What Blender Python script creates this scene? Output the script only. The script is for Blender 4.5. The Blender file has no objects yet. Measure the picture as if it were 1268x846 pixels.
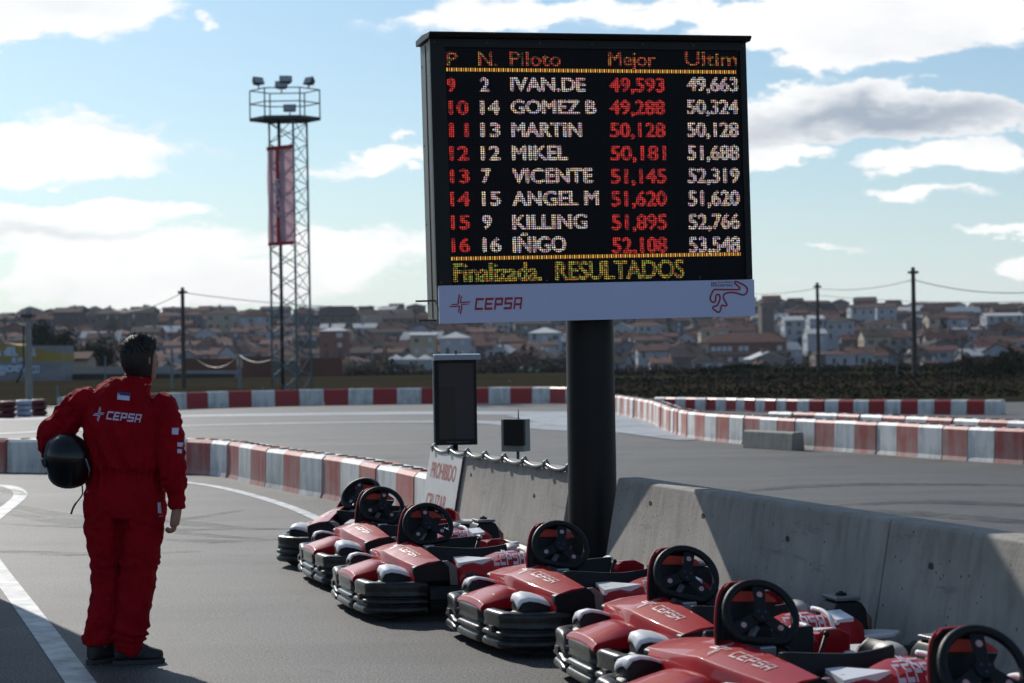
import bpy, math, random
from mathutils import Matrix, Vector, noise
from mathutils.bvhtree import BVHTree
R = math.radians
PI = math.pi
rnd = random.Random(7)
sc = bpy.context.scene
COL = sc.collection

# ------------------------------------------------------------------ camera
H = 1.68
F = 2466.0
cam_d = bpy.data.cameras.new('camera')
cam = bpy.data.objects.new('camera', cam_d)
COL.objects.link(cam)
cam_d.sensor_width = 36.0
cam_d.lens = 70.0
cam_d.clip_start = 0.1
cam_d.clip_end = 12000.0
CAM_M = Matrix.Translation((0, 0, H)) @ Matrix.Rotation(R(90.35), 4, 'X') @ Matrix.Rotation(R(-0.9), 4, 'Z')
cam.matrix_world = CAM_M
cam_d.dof.use_dof = True
cam_d.dof.focus_distance = 12.2
cam_d.dof.aperture_fstop = 3.6
sc.camera = cam

# ------------------------------------------------------------------ light
SUN_AZ = R(-27.0)     # left of straight ahead
SUN_EL = R(32.0)
w = bpy.data.worlds.new('World')
sc.world = w
w.use_nodes = True
nt = w.node_tree
nt.nodes.clear()
N = nt.nodes.new
out = N('ShaderNodeOutputWorld')
bg = N('ShaderNodeBackground')
sky = N('ShaderNodeTexSky')
sky.sky_type = 'NISHITA'
sky.sun_disc = False
sky.sun_elevation = SUN_EL
sky.sun_rotation = SUN_AZ
sky.air_density = 1.0
sky.dust_density = 0.7
sky.ozone_density = 2.6
bg.inputs[1].default_value = 0.09
tc = N('ShaderNodeTexCoord')
sep = N('ShaderNodeSeparateXYZ')
nt.links.new(tc.outputs['Generated'], sep.inputs[0])

def mth(op, a, b=None, c=None, clamp=False, tree=None):
    t = tree or nt
    n = t.nodes.new('ShaderNodeMath')
    n.operation = op
    n.use_clamp = clamp
    for i, v in enumerate((a, b, c)):
        if v is None:
            continue
        if isinstance(v, (int, float)):
            n.inputs[i].default_value = v
        else:
            t.links.new(v, n.inputs[i])
    return n.outputs[0]

az0 = mth('ARCTAN2', sep.outputs[0], sep.outputs[1])
el0 = mth('ARCSINE', sep.outputs[2])
cw = N('ShaderNodeCombineXYZ')
nt.links.new(mth('MULTIPLY', az0, 22.0), cw.inputs[0])
nt.links.new(mth('MULTIPLY', el0, 48.0), cw.inputs[1])
def warp(off):
    n = N('ShaderNodeTexNoise')
    n.inputs['Scale'].default_value = 1.0
    n.inputs['Detail'].default_value = 5.0
    n.inputs['Roughness'].default_value = 0.6
    c = N('ShaderNodeVectorMath')
    c.operation = 'ADD'
    nt.links.new(cw.outputs[0], c.inputs[0])
    c.inputs[1].default_value = (off, off * .7, 0)
    nt.links.new(c.outputs[0], n.inputs['Vector'])
    return mth('SUBTRACT', n.outputs[0], 0.5)
az = mth('ADD', az0, mth('MULTIPLY', warp(3.1), 0.075))
el = mth('ADD', el0, mth('MULTIPLY', warp(11.7), 0.034))
comb = N('ShaderNodeCombineXYZ')
nt.links.new(mth('MULTIPLY', az, 9.0), comb.inputs[0])
nt.links.new(mth('MULTIPLY', el, 26.0), comb.inputs[1])
n1 = N('ShaderNodeTexNoise')
n1.inputs['Scale'].default_value = 1.0
n1.inputs['Detail'].default_value = 7.0
n1.inputs['Roughness'].default_value = 0.58
n1.inputs['Distortion'].default_value = 0.25
nt.links.new(comb.outputs[0], n1.inputs['Vector'])
# cloud banks: (px, py, half width, half height, amount)
CL = [(70, 14, 165, 40, .60), (60, 195, 150, 40, .56), (265, 45, 36, 14, .36), (5, 78, 25, 10, .3),
      (120, 270, 190, 22, .42), (330, 305, 330, 38, .42), (480, 207, 85, 20, .42), (490, 178, 40, 9, .3),
      (700, 22, 240, 26, .46), (1120, 30, 250, 58, .55), (1010, 75, 70, 22, .36),
      (1115, 148, 240, 28, .62), (1190, 200, 110, 20, .50), (955, 190, 60, 16, .4), (1130, 246, 90, 15, .36),
      (975, 285, 70, 9, .3), (1020, 306, 110, 9, .33), (1230, 292, 60, 10, .3), (1260, 335, 40, 18, .4), (250, 345, 330, 35, .40)]
tot = None
for (px, py, sx, sy, a) in CL:
    dx = mth('DIVIDE', mth('SUBTRACT', az, (px - 634) / F), sx / F)
    dy = mth('DIVIDE', mth('SUBTRACT', el, (438 - (px - 634) * .0157 - py) / F), sy / F)
    rr = mth('ADD', mth('MULTIPLY', dx, dx), mth('MULTIPLY', dy, dy))
    g = mth('MULTIPLY', mth('EXPONENT', mth('MULTIPLY', rr, -0.8)), a)
    tot = g if tot is None else mth('MAXIMUM', tot, g)
dens = mth('ADD', tot, mth('MULTIPLY', n1.outputs[0], 1.0))
mr = N('ShaderNodeMapRange')
mr.interpolation_type = 'SMOOTHSTEP'
mr.inputs[1].default_value = 0.70
mr.inputs[2].default_value = 0.82
nt.links.new(dens, mr.inputs[0])
# grey undersides
n2 = N('ShaderNodeTexNoise')
n2.inputs['Scale'].default_value = 0.8
n2.inputs['Detail'].default_value = 4.0
nt.links.new(comb.outputs[0], n2.inputs['Vector'])
GR = [(1110, 152, 220, 20, .95), (1040, 150, 90, 16, .5), (100, 292, 150, 10, .35), (1250, 120, 60, 30, .4)]
gt = None
for (px, py, sx, sy, a) in GR:
    dx = mth('DIVIDE', mth('SUBTRACT', az, (px - 634) / F), sx / F)
    dy = mth('DIVIDE', mth('SUBTRACT', el, (438 - (px - 634) * .0157 - py) / F), sy / F)
    rr = mth('ADD', mth('MULTIPLY', dx, dx), mth('MULTIPLY', dy, dy))
    g = mth('MULTIPLY', mth('EXPONENT', mth('MULTIPLY', rr, -0.8)), a)
    gt = g if gt is None else mth('MAXIMUM', gt, g)
grey = mth('ADD', gt, mth('MULTIPLY', mth('SUBTRACT', n2.outputs[0], 0.52), 1.2), clamp=True)
cc = N('ShaderNodeMix')
cc.data_type = 'RGBA'
cc.inputs[6].default_value = (12.2, 12.1, 12.0, 1)
cc.inputs[7].default_value = (4.6, 5.2, 6.2, 1)
nt.links.new(grey, cc.inputs[0])
mx = N('ShaderNodeMix')
mx.data_type = 'RGBA'
nt.links.new(mth('MULTIPLY', mr.outputs[0], 0.92), mx.inputs[0])
hs = N('ShaderNodeMix')      # thin winter haze over the blue
hs.data_type = 'RGBA'
hf = mth('EXPONENT', mth('MULTIPLY', mth('ABSOLUTE', el0), -16.0))
nt.links.new(mth('ADD', mth('MULTIPLY', hf, 0.80), 0.08, clamp=True), hs.inputs[0])
air = N('ShaderNodeMix')
air.data_type = 'RGBA'
air.blend_type = 'MULTIPLY'
air.inputs[0].default_value = 1.0
air.inputs[7].default_value = (0.72, 0.93, 1.04, 1)
nt.links.new(sky.outputs[0], air.inputs[6])
nt.links.new(air.outputs[2], hs.inputs[6])
hs.inputs[7].default_value = (9.8, 10.5, 10.9, 1)
nt.links.new(hs.outputs[2], mx.inputs[6])
nt.links.new(cc.outputs[2], mx.inputs[7])
nt.links.new(mx.outputs[2], bg.inputs[0])
nt.links.new(bg.outputs[0], out.inputs[0])

sun_d = bpy.data.lights.new('sun', 'SUN')
sun = bpy.data.objects.new('sun', sun_d)
COL.objects.link(sun)
sun_d.energy = 4.3
sun_d.angle = R(0.5)
sun_d.color = (1.0, 0.95, 0.88)
sdir = Vector((math.sin(SUN_AZ) * math.cos(SUN_EL), math.cos(SUN_AZ) * math.cos(SUN_EL), math.sin(SUN_EL)))
sun.rotation_euler = sdir.to_track_quat('Z', 'Y').to_euler()

sc.view_settings.view_transform = 'Standard'
sc.view_settings.look = 'None'
sc.view_settings.exposure = 0.0
sc.view_settings.gamma = 1.0

# ------------------------------------------------------------------ places from the survey of the photograph
def ray(px, py):
    d = CAM_M.to_3x3() @ Vector(((px - 634) / F, -(py - 423) / F, -1.0))
    return d / d.y
def at(px, py, d):                 # world point seen at a pixel, d metres ahead
    return Vector((0, 0, H)) + ray(px, py) * d
def ground(px, py, z=0.0):
    r = ray(px, py)
    return Vector((0, 0, H)) + r * ((z - H) / r.z)
def X(px, d):
    return (px - 634) / F * d

# ------------------------------------------------------------------ materials
def new_mat(name):
    m = bpy.data.materials.new(name)
    m.use_nodes = True
    return m, m.node_tree, m.node_tree.nodes['Principled BSDF']

def mat(name, col, rough=0.5, metal=0.0, coat=0.0, var=0.0, scale=20.0, bump=0.0, bscale=60.0, var2=None, objvar=0.0, spec=0.5):
    m, t, b = new_mat(name)
    b.inputs['Roughness'].default_value = rough
    b.inputs['Metallic'].default_value = metal
    b.inputs['Coat Weight'].default_value = coat
    b.inputs['Coat Roughness'].default_value = 0.12
    b.inputs['Specular IOR Level'].default_value = spec
    tcn = t.nodes.new('ShaderNodeTexCoord')
    c = (*col, 1)
    src = None
    if var or var2:
        n = t.nodes.new('ShaderNodeTexNoise')
        n.inputs['Scale'].default_value = scale
        n.inputs['Detail'].default_value = 6
        n.inputs['Roughness'].default_value = 0.62
        t.links.new(tcn.outputs['Object'], n.inputs['Vector'])
        r = t.nodes.new('ShaderNodeValToRGB')
        r.color_ramp.elements[0].position = 0.3
        r.color_ramp.elements[1].position = 0.7
        a = var2 or tuple(x * (1 - var) for x in col)
        z = col if var2 else tuple(min(1, x * (1 + var)) for x in col)
        r.color_ramp.elements[0].color = (*a, 1)
        r.color_ramp.elements[1].color = (*z, 1)
        t.links.new(n.outputs[0], r.inputs[0])
        src = r.outputs[0]
    if objvar:
        oi = t.nodes.new('ShaderNodeObjectInfo')
        hsv = t.nodes.new('ShaderNodeHueSaturation')
        if src:
            t.links.new(src, hsv.inputs['Color'])
        else:
            hsv.inputs['Color'].default_value = c
        v = mth('ADD', mth('MULTIPLY', oi.outputs['Random'], objvar, tree=t), 1 - objvar / 2, tree=t)
        t.links.new(v, hsv.inputs['Value'])
        src = hsv.outputs[0]
    if src:
        t.links.new(src, b.inputs['Base Color'])
    else:
        b.inputs['Base Color'].default_value = c
    if bump:
        n = t.nodes.new('ShaderNodeTexNoise')
        n.inputs['Scale'].default_value = bscale
        n.inputs['Detail'].default_value = 5
        t.links.new(tcn.outputs['Object'], n.inputs['Vector'])
        bp = t.nodes.new('ShaderNodeBump')
        bp.inputs['Strength'].default_value = bump
        bp.inputs['Distance'].default_value = 0.01
        t.links.new(n.outputs[0], bp.inputs['Height'])
        t.links.new(bp.outputs[0], b.inputs['Normal'])
    return m

def ramp(t, src, stops):
    r = t.nodes.new('ShaderNodeValToRGB')
    el_ = r.color_ramp.elements
    while len(el_) < len(stops):
        el_.new(0.5)
    for e, (p, c) in zip(el_, stops):
        e.position = p
        e.color = (*c, 1) if len(c) == 3 else c
    t.links.new(src, r.inputs[0])
    return r.outputs[0]

def noise_n(t, vec, scale, detail=6, rough=0.6, stretch=None):
    n = t.nodes.new('ShaderNodeTexNoise')
    n.inputs['Scale'].default_value = scale
    n.inputs['Detail'].default_value = detail
    n.inputs['Roughness'].default_value = rough
    if stretch:
        mp = t.nodes.new('ShaderNodeMapping')
        mp.inputs['Scale'].default_value = stretch[:3]
        if len(stretch) > 3:
            mp.inputs['Rotation'].default_value = (0, 0, stretch[3])
        t.links.new(vec, mp.inputs[0])
        vec = mp.outputs[0]
    t.links.new(vec, n.inputs['Vector'])
    return n.outputs[0]

def mixc(t, f, a, b, mode='MIX'):
    m = t.nodes.new('ShaderNodeMix')
    m.data_type = 'RGBA'
    m.blend_type = mode
    for i, v in ((0, f), (6, a), (7, b)):
        if isinstance(v, (int, float)):
            m.inputs[i].default_value = v
        elif isinstance(v, tuple):
            m.inputs[i].default_value = (*v, 1)
        else:
            t.links.new(v, m.inputs[i])
    return m.outputs[2]

def asphalt(name, base=0.085, seed=0.0):
    m, t, b = new_mat(name)
    tcn = t.nodes.new('ShaderNodeTexCoord')
    v = tcn.outputs['Object']
    big = noise_n(t, v, 0.35, 4)
    c = ramp(t, big, [(0.3, (base * .80, base * .80, base * .80)), (0.7, (base * 1.18, base * 1.18, base * 1.15))])
    # rubbered racing lines: long stretched dark streaks
    st = noise_n(t, v, 1.0, 5, 0.55, (0.10, 1.1, 1, R(-16)))
    c = mixc(t, 1.0, c, ramp(t, st, [(0.35, (.72, .72, .73)), (0.6, (1, 1, 1))]), 'MULTIPLY')
    # hairline cracks and old repair seams
    cv = t.nodes.new('ShaderNodeTexVoronoi')
    cv.feature = 'DISTANCE_TO_EDGE'
    cv.inputs['Scale'].default_value = 0.28
    wv = t.nodes.new('ShaderNodeVectorMath'); wv.operation = 'ADD'
    wn_ = t.nodes.new('ShaderNodeTexNoise'); wn_.inputs['Scale'].default_value = 1.6; wn_.inputs['Detail'].default_value = 5
    t.links.new(v, wn_.inputs['Vector'])
    t.links.new(v, wv.inputs[0]); t.links.new(wn_.outputs['Color'], wv.inputs[1])
    t.links.new(wv.outputs[0], cv.inputs['Vector'])
    cm = mth('MULTIPLY', mth('LESS_THAN', cv.outputs['Distance'], 0.0035, tree=t), mth('GREATER_THAN', noise_n(t, v, .5, 3), 0.5, tree=t), tree=t)
    c = mixc(t, mth('MULTIPLY', cm, .6, tree=t), c, (.02, .02, .02))
    # oil and rubber stains
    sv = noise_n(t, v, 0.9, 5, .65)
    c = mixc(t, 1.0, c, ramp(t, sv, [(.30, (.62, .62, .63)), (.42, (1, 1, 1)), (.70, (1.12, 1.12, 1.11))]), 'MULTIPLY')
    fine = noise_n(t, v, 75, 3, 0.85)
    c = mixc(t, 1.0, c, ramp(t, fine, [(0.38, (.12, .12, .12)), (0.5, (.85, .85, .84)), (0.60, (2.7, 2.55, 2.35))]), 'MULTIPLY')
    mid = noise_n(t, v, 42, 3, 0.8)
    c = mixc(t, 1.0, c, ramp(t, mid, [(0.36, (.60, .60, .61)), (0.62, (1.4, 1.37, 1.32))]), 'MULTIPLY')
    t.links.new(c, b.inputs['Base Color'])
    b.inputs['Roughness'].default_value = 0.66
    b.inputs['Specular IOR Level'].default_value = 0.38
    bp = t.nodes.new('ShaderNodeBump')
    bp.inputs['Strength'].default_value = 0.75
    bp.inputs['Distance'].default_value = 0.006
    t.links.new(fine, bp.inputs['Height'])
    t.links.new(bp.outputs[0], b.inputs['Normal'])
    return m

def concrete(name, base=(0.36, 0.34, 0.31)):
    m, t, b = new_mat(name)
    tcn = t.nodes.new('ShaderNodeTexCoord')
    v = tcn.outputs['Object']
    a = noise_n(t, v, 2.2, 6)
    c = ramp(t, a, [(0.3, tuple(x * .78 for x in base)), (0.7, tuple(x * 1.12 for x in base))])
    s = noise_n(t, v, 2.0, 5, 0.65, (6, 6, 0.45))
    c = mixc(t, 1.0, c, ramp(t, s, [(0.34, (.80, .79, .77)), (0.50, (1, 1, 1)), (0.68, (1.06, 1.06, 1.05))]), 'MULTIPLY')
    sc_m = noise_n(t, v, 1.0, 5, 0.7, (1.2, 1.2, 9))      # horizontal scuffs left by bumpers
    c = mixc(t, 1.0, c, ramp(t, sc_m, [(0.30, (.62, .61, .61)), (0.40, (1, 1, 1))]), 'MULTIPLY')
    vo = t.nodes.new('ShaderNodeTexVoronoi')      # pinholes left by air bubbles
    vo.inputs['Scale'].default_value = 17
    t.links.new(v, vo.inputs['Vector'])
    pick = noise_n(t, v, 9, 2)
    hole = mth('MULTIPLY', mth('LESS_THAN', vo.outputs['Distance'], 0.13, tree=t), mth('GREATER_THAN', pick, 0.55, tree=t), tree=t)
    c = mixc(t, hole, c, tuple(x * .3 for x in base))
    t.links.new(c, b.inputs['Base Color'])
    b.inputs['Roughness'].default_value = 0.85
    bp = t.nodes.new('ShaderNodeBump')
    bp.inputs['Strength'].default_value = 0.35
    bp.inputs['Distance'].default_value = 0.008
    t.links.new(noise_n(t, v, 45, 5), bp.inputs['Height'])
    t.links.new(bp.outputs[0], b.inputs['Normal'])
    return m

def worn(name, col, dirt, amount=0.5, rough=0.5, streak=(7, 7, .8)):
    """painted surface with vertical dirt streaks and grime that gathers near the foot"""
    m, t, b = new_mat(name)
    tcn = t.nodes.new('ShaderNodeTexCoord')
    v = tcn.outputs['Object']
    oi = t.nodes.new('ShaderNodeObjectInfo')
    add = t.nodes.new('ShaderNodeVectorMath')
    add.operation = 'ADD'
    t.links.new(v, add.inputs[0])
    cx = t.nodes.new('ShaderNodeCombineXYZ')
    t.links.new(mth('MULTIPLY', oi.outputs['Random'], 40.0, tree=t), cx.inputs[0])
    t.links.new(cx.outputs[0], add.inputs[1])
    v2 = add.outputs[0]
    s = noise_n(t, v2, 1.0, 6, 0.62, streak)
    s2 = noise_n(t, v2, 3.4, 6, 0.62)
    sp = t.nodes.new('ShaderNodeSeparateXYZ')
    t.links.new(v, sp.inputs[0])
    foot = mth('SUBTRACT', 1.0, mth('MULTIPLY', sp.outputs[2], 4.0, tree=t), clamp=True, tree=t)
    k = mth('ADD', mth('MULTIPLY', s, 0.9, tree=t), mth('MULTIPLY', s2, 0.5, tree=t), tree=t)
    k = mth('ADD', k, mth('MULTIPLY', foot, 0.16, tree=t), tree=t)
    k = mth('MULTIPLY', mth('SUBTRACT', k, 0.80 - amount * .25, tree=t), 2.6 * amount + .6, clamp=True, tree=t)
    c = mixc(t, k, col, dirt)
    t.links.new(c, b.inputs['Base Color'])
    b.inputs['Roughness'].default_value = rough
    return m

M = {}
M['asphalt'] = asphalt('asphalt', 0.078)
M['concrete'] = concrete('concrete', (.34, .315, .28))
M['concrete_dark'] = concrete('old_concrete', (0.15, 0.14, 0.12))
M['road_paint'] = worn('road_paint', (.74, .74, .72), (.17, .17, .17), .62, .6, (5, 5, 5))
M['run_paint'] = worn('runoff_paint', (.46, .51, .57), (.14, .145, .15), .75, .6, (.25, 2.2, 1))
M['skid'] = mat('skid', (.022, .022, .023), .6)
M['block_white'] = worn('block_white', (.74, .73, .70), (.26, .25, .235), .62, .6)
M['block_red'] = worn('block_red', (.42, .035, .035), (.36, .20, .17), .65, .42)
M['block_fade'] = worn('block_red_faded', (.42, .085, .07), (.46, .31, .27), .80, .6)
M['block_far_red'] = worn('block_red_fresh', (.36, .012, .018), (.22, .05, .045), .3, .42)
M['block_hole'] = mat('block_hole', (.06, .05, .05), .8)
M['rubber'] = mat('rubber', (.045, .044, .042), .55, bump=.3, bscale=40)
M['tyre_red'] = mat('tyre_paint_red', (.10, .015, .018), .6, var=.4, scale=4)
M['tyre_white'] = mat('tyre_paint_pale', (.42, .47, .56), .6, var=.2, scale=4)
M['black_metal'] = mat('black_metal', (.007, .007, .008), .45, bump=.05, bscale=20, var=.3, scale=3, spec=.25)
M['box_side'] = mat('cabinet_side', (.12, .12, .11), .5, metal=.2)
M['screen'] = mat('screen_black', (.006, .006, .008), .35)
M['banner_white'] = mat('banner_white', (.50, .54, .74), .55, var=.03, scale=1.2)
M['logo_red'] = mat('logo_red', (.32, .012, .02), .5)
M['logo_dark'] = mat('logo_plum', (.10, .02, .05), .5)
M['galv'] = mat('galvanised', (.16, .20, .22), .5, metal=.6, var=.25, scale=6)
M['galv_dark'] = mat('dark_steel', (.05, .055, .06), .5, metal=.4)
M['tower_steel'] = mat('tower_steel', (.17, .24, .27), .55, metal=.1, var=.15, scale=4)
M['wood_pole'] = mat('pole_wood', (.07, .055, .045), .8, var=.3, scale=3)
M['conc_pole'] = mat('pole_concrete', (.27, .27, .26), .8, var=.15, scale=4)
M['cable'] = mat('cable', (.015, .015, .015), .5)
# ------------------------------------------------------------------ mesh helpers
class MB:
    def __init__(s):
        s.v, s.f, s.mi = [], [], []
        s.m = 0
    def add(s, vs, fs, m=None):
        o = len(s.v)
        s.v += [tuple(v) for v in vs]
        s.f += [tuple(i + o for i in f) for f in fs]
        s.mi += [s.m if m is None else m] * len(fs)
    def box(s, a, b, mtx=None, m=None):
        x0, y0, z0 = a
        x1, y1, z1 = b
        vs = [Vector(p) for p in ((x0, y0, z0), (x1, y0, z0), (x1, y1, z0), (x0, y1, z0), (x0, y0, z1), (x1, y0, z1), (x1, y1, z1), (x0, y1, z1))]
        if mtx:
            vs = [mtx @ v for v in vs]
        s.add(vs, [(3, 2, 1, 0), (4, 5, 6, 7), (0, 1, 5, 4), (1, 2, 6, 5), (2, 3, 7, 6), (3, 0, 4, 7)], m)
    def prism(s, poly, ax, a, b, m=None, taper=1.0, shift=(0, 0)):
        """poly in the two other axes, extruded along ax from a to b"""
        n = len(poly)
        cx = sum(p[0] for p in poly) / n
        cy = sum(p[1] for p in poly) / n
        def P(p, t, last):
            u, v = p
            if last:
                u, v = cx + (u - cx) * taper + shift[0], cy + (v - cy) * taper + shift[1]
            return {'x': (t, u, v), 'y': (u, t, v), 'z': (u, v, t)}[ax]
        vs = [P(p, a, 0) for p in poly] + [P(p, b, 1) for p in poly]
        fs = [tuple(range(n))[::-1], tuple(range(n, 2 * n))] + [(i, (i + 1) % n, n + (i + 1) % n, n + i) for i in range(n)]
        s.add(vs, fs, m)
    def loft(s, rings, closed=True, caps=True, m=None):
        n = len(rings[0])
        vs = [p for r in rings for p in r]
        fs = []
        for k in range(len(rings) - 1):
            for i in range(n if closed else n - 1):
                j = (i + 1) % n
                fs.append((k * n + i, k * n + j, (k + 1) * n + j, (k + 1) * n + i))
        if caps and closed:
            fs.append(tuple(range(n))[::-1])
            fs.append(tuple(range((len(rings) - 1) * n, len(rings) * n)))
        s.add(vs, fs, m)
    def tube(s, pts, r, n=8, closed=False, caps=True, m=None, flat=1.0, up=(0, 0, 1)):
        pts = [Vector(p) for p in pts]
        L = len(pts)
        rs = r if isinstance(r, (list, tuple)) else [r] * L
        rings = []
        prev = None
        for i, p in enumerate(pts):
            a = pts[(i - 1) % L] if (i > 0 or closed) else p
            b = pts[(i + 1) % L] if (i < L - 1 or closed) else p
            t = (b - a)
            t = t.normalized() if t.length > 1e-9 else Vector((0, 0, 1))
            if prev is None:
                u = t.cross(Vector(up))
                if u.length < 0.05:
                    u = t.cross(Vector((1, 0.1, 0)))
            else:
                u = prev - t * prev.dot(t)
            u.normalize()
            prev = u
            w_ = t.cross(u)
            rings.append([p + (u * math.cos(2 * PI * k / n) + w_ * math.sin(2 * PI * k / n) * flat) * rs[i] for k in range(n)])
        if closed:
            rings.append(rings[0])
            s.loft(rings, True, False, m)
        else:
            s.loft(rings, True, caps, m)
    def cyl(s, a, b, r, n=16, r2=None, m=None):
        s.tube([a, b], [r, r if r2 is None else r2], n, m=m)
    def ball(s, c, r, n=12, k=8, m=None, sc_=(1, 1, 1)):
        rings = []
        for i in range(k + 1):
            ph = -PI / 2 + PI * i / k
            ph = max(min(ph, PI / 2 - .02), -PI / 2 + .02)
            rings.append([(c[0] + r * sc_[0] * math.cos(ph) * math.cos(2 * PI * j / n), c[1] + r * sc_[1] * math.cos(ph) * math.sin(2 * PI * j / n), c[2] + r * sc_[2] * math.sin(ph)) for j in range(n)])
        s.loft(rings, True, True, m)
    def mesh(s, name, mats, smooth=False):
        me = bpy.data.meshes.new(name)
        me.from_pydata(s.v, [], s.f)
        for x in (mats if isinstance(mats, (list, tuple)) else [mats]):
            me.materials.append(M[x] if isinstance(x, str) else x)
        if any(s.mi):
            me.polygons.foreach_set('material_index', s.mi)
        if smooth:
            me.polygons.foreach_set('use_smooth', [True] * len(me.polygons))
        me.update()
        return me
    def build(s, name, mats, parent=None, smooth=False, bevel=0, seg=2, auto=None, mtx=None):
        o = bpy.data.objects.new(name, s.mesh(name, mats, smooth or bool(bevel) or auto is not None))
        COL.objects.link(o)
        if parent:
            o.parent = parent
        if mtx is not None:
            o.matrix_local = mtx
        if auto is not None:
            o.data.set_sharp_from_angle(angle=R(auto))
        if bevel:
            bv = o.modifiers.new('bevel', 'BEVEL')
            bv.width = bevel
            bv.segments = seg
            bv.limit_method = 'ANGLE'
            bv.angle_limit = R(32)
            bv.harden_normals = True
        return o

def tag(o, label=None, cat=None, group=None, kind=None):
    for k, v in (('label', label), ('category', cat), ('group', group), ('kind', kind)):
        if v:
            o[k] = v
    return o
def empty(name, loc=(0, 0, 0), rz=0.0, label=None, cat=None, group=None, kind=None):
    o = bpy.data.objects.new(name, None)
    o.empty_display_size = 0.2
    COL.objects.link(o)
    o.location = loc
    o.rotation_euler = (0, 0, rz)
    return tag(o, label, cat, group, kind)
KIDS = {}
def children(o):
    return [c for c in bpy.data.objects if c.parent == o]
def snapshot(o):
    return (o, [snapshot(c) for c in children(o)])
def copy_tree(snap, parent=None):
    o, ch = snap
    c = o.copy()
    COL.objects.link(c)
    if parent:
        c.parent = parent
    for s_ in ch:
        copy_tree(s_, c)
    return c
def link(name, me, parent=None, mtx=None):
    o = bpy.data.objects.new(name, me)
    COL.objects.link(o)
    if parent:
        o.parent = parent
    if mtx is not None:
        o.matrix_local = mtx
    return o

# lettering from Blender's own font, laid in the local XZ plane
def text_geo(s, bold=0.0, ext=0.0):
    cu = bpy.data.curves.new('text', 'FONT')
    cu.body = s
    cu.offset = bold
    cu.extrude = ext
    cu.resolution_u = 4
    o = bpy.data.objects.new('text', cu)
    me = bpy.data.meshes.new_from_object(o)
    vs = [v.co.copy() for v in me.vertices]
    fs = [tuple(p.vertices) for p in me.polygons]
    bpy.data.objects.remove(o)
    bpy.data.meshes.remove(me)
    bpy.data.curves.remove(cu)
    return vs, fs
def add_text(mb, s, x0, x1, z0, z1, bold=0.02, y=0.0, m=None, shear=0.0, cap=True):
    """text fitted in the rectangle x0..x1, z0..z1 (its ink box)"""
    vs, fs = text_geo(s, bold)
    ax, bx = min(v.x for v in vs), max(v.x for v in vs)
    ay, by = min(v.y for v in vs), max(v.y for v in vs)
    mb.add([(x0 + (v.x - ax) / (bx - ax) * (x1 - x0) + shear * (v.y - ay), y, z0 + (v.y - ay) / (by - ay) * (z1 - z0)) for v in vs], fs, m)

# the oil company's word mark: squared slanted capitals and a four-bladed star
def cepsa_polys(word=True, star=True):
    T = .2
    W = .92
    L = {'C': [((0, 0), (T, 1)), ((T, .8), (W, 1)), ((T, 0), (W, .2))],
         'E': [((0, 0), (T, 1)), ((T, .8), (W, 1)), ((T, 0), (W, .2)), ((T, .4), (W * .88, .59))],
         'P': [((0, 0), (T, 1)), ((T, .8), (W, 1)), ((W - T, .54), (W, .8)), ((T, .34), (W, .54))],
         'S': [((0, .8), (W, 1)), ((0, .6), (T, .8)), ((0, .41), (W, .6)), ((W - T, .2), (W, .41)), ((0, 0), (W, .2))],
         'A': [((0, 0), (T, .84)), ((0, .84), (W, 1)), ((W - T, 0), (W, .84)), ((T, .32), (W - T, .5))]}
    out_ = []
    sx = 2.05
    if star:
        c = (0.75, .5)
        for k in range(4):
            a = k * PI / 2
            ca, sa = math.cos(a), math.sin(a)
            for q in ([(.10, .07), (.34, .16), (1.0, .16), (1.12, .30), (.30, .30), (.10, .22)], [(.16, -.16), (.40, -.06), (.86, -.06), (.94, .06), (.34, .06), (.12, -.02)]):
                kx = 0.82 if k % 2 == 0 else 0.86
                pl = []
                for (x, y) in q:
                    x, y = x * kx, y * kx
                    X_, Y_ = x * ca - y * sa, x * sa + y * ca
                    pl.append((c[0] + X_ * 1.0 + .2 * Y_, c[1] + Y_ * .95))
                out_.append(pl)
    if word:
        for ch in 'CEPSA':
            for (a, b) in L[ch]:
                out_.append([(sx + x + .2 * y, y) for (x, y) in ((a[0], a[1]), (b[0], a[1]), (b[0], b[1]), (a[0], b[1]))])
            sx += W + .18
    return out_
def add_cepsa(mb, x0, z0, h, y=0.0, m=None, mp=None, word=True, star=True, sub=0, xs=1.0):
    for pl in cepsa_polys(word, star):
        pts = [(x0 + x * h * xs, z0 + z * h) for x, z in pl]
        if sub:
            # split long quads so that they can follow a curved surface
            if len(pts) == 4:
                n = max(1, int(round(max(abs(pts[1][0] - pts[0][0]), 1e-6) / sub)))
                k = max(1, int(round(max(abs(pts[3][1] - pts[0][1]), 1e-6) / sub)))
                for i in range(n):
                    for j in range(k):
                        q = []
                        for (a, b) in ((i, j), (i + 1, j), (i + 1, j + 1), (i, j + 1)):
                            s_, t_ = a / n, b / k
                            q.append(tuple((pts[0][c] * (1 - s_) + pts[1][c] * s_) * (1 - t_) + (pts[3][c] * (1 - s_) + pts[2][c] * s_) * t_ for c in (0, 1)))
                        vs = [mp(*p) if mp else (p[0], y, p[1]) for p in q]
                        mb.add(vs, [(0, 1, 2, 3)], m)
                continue
        vs = [mp(*p) if mp else (p[0], y, p[1]) for p in pts]
        mb.add(vs, [tuple(range(len(vs)))], m)
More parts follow.
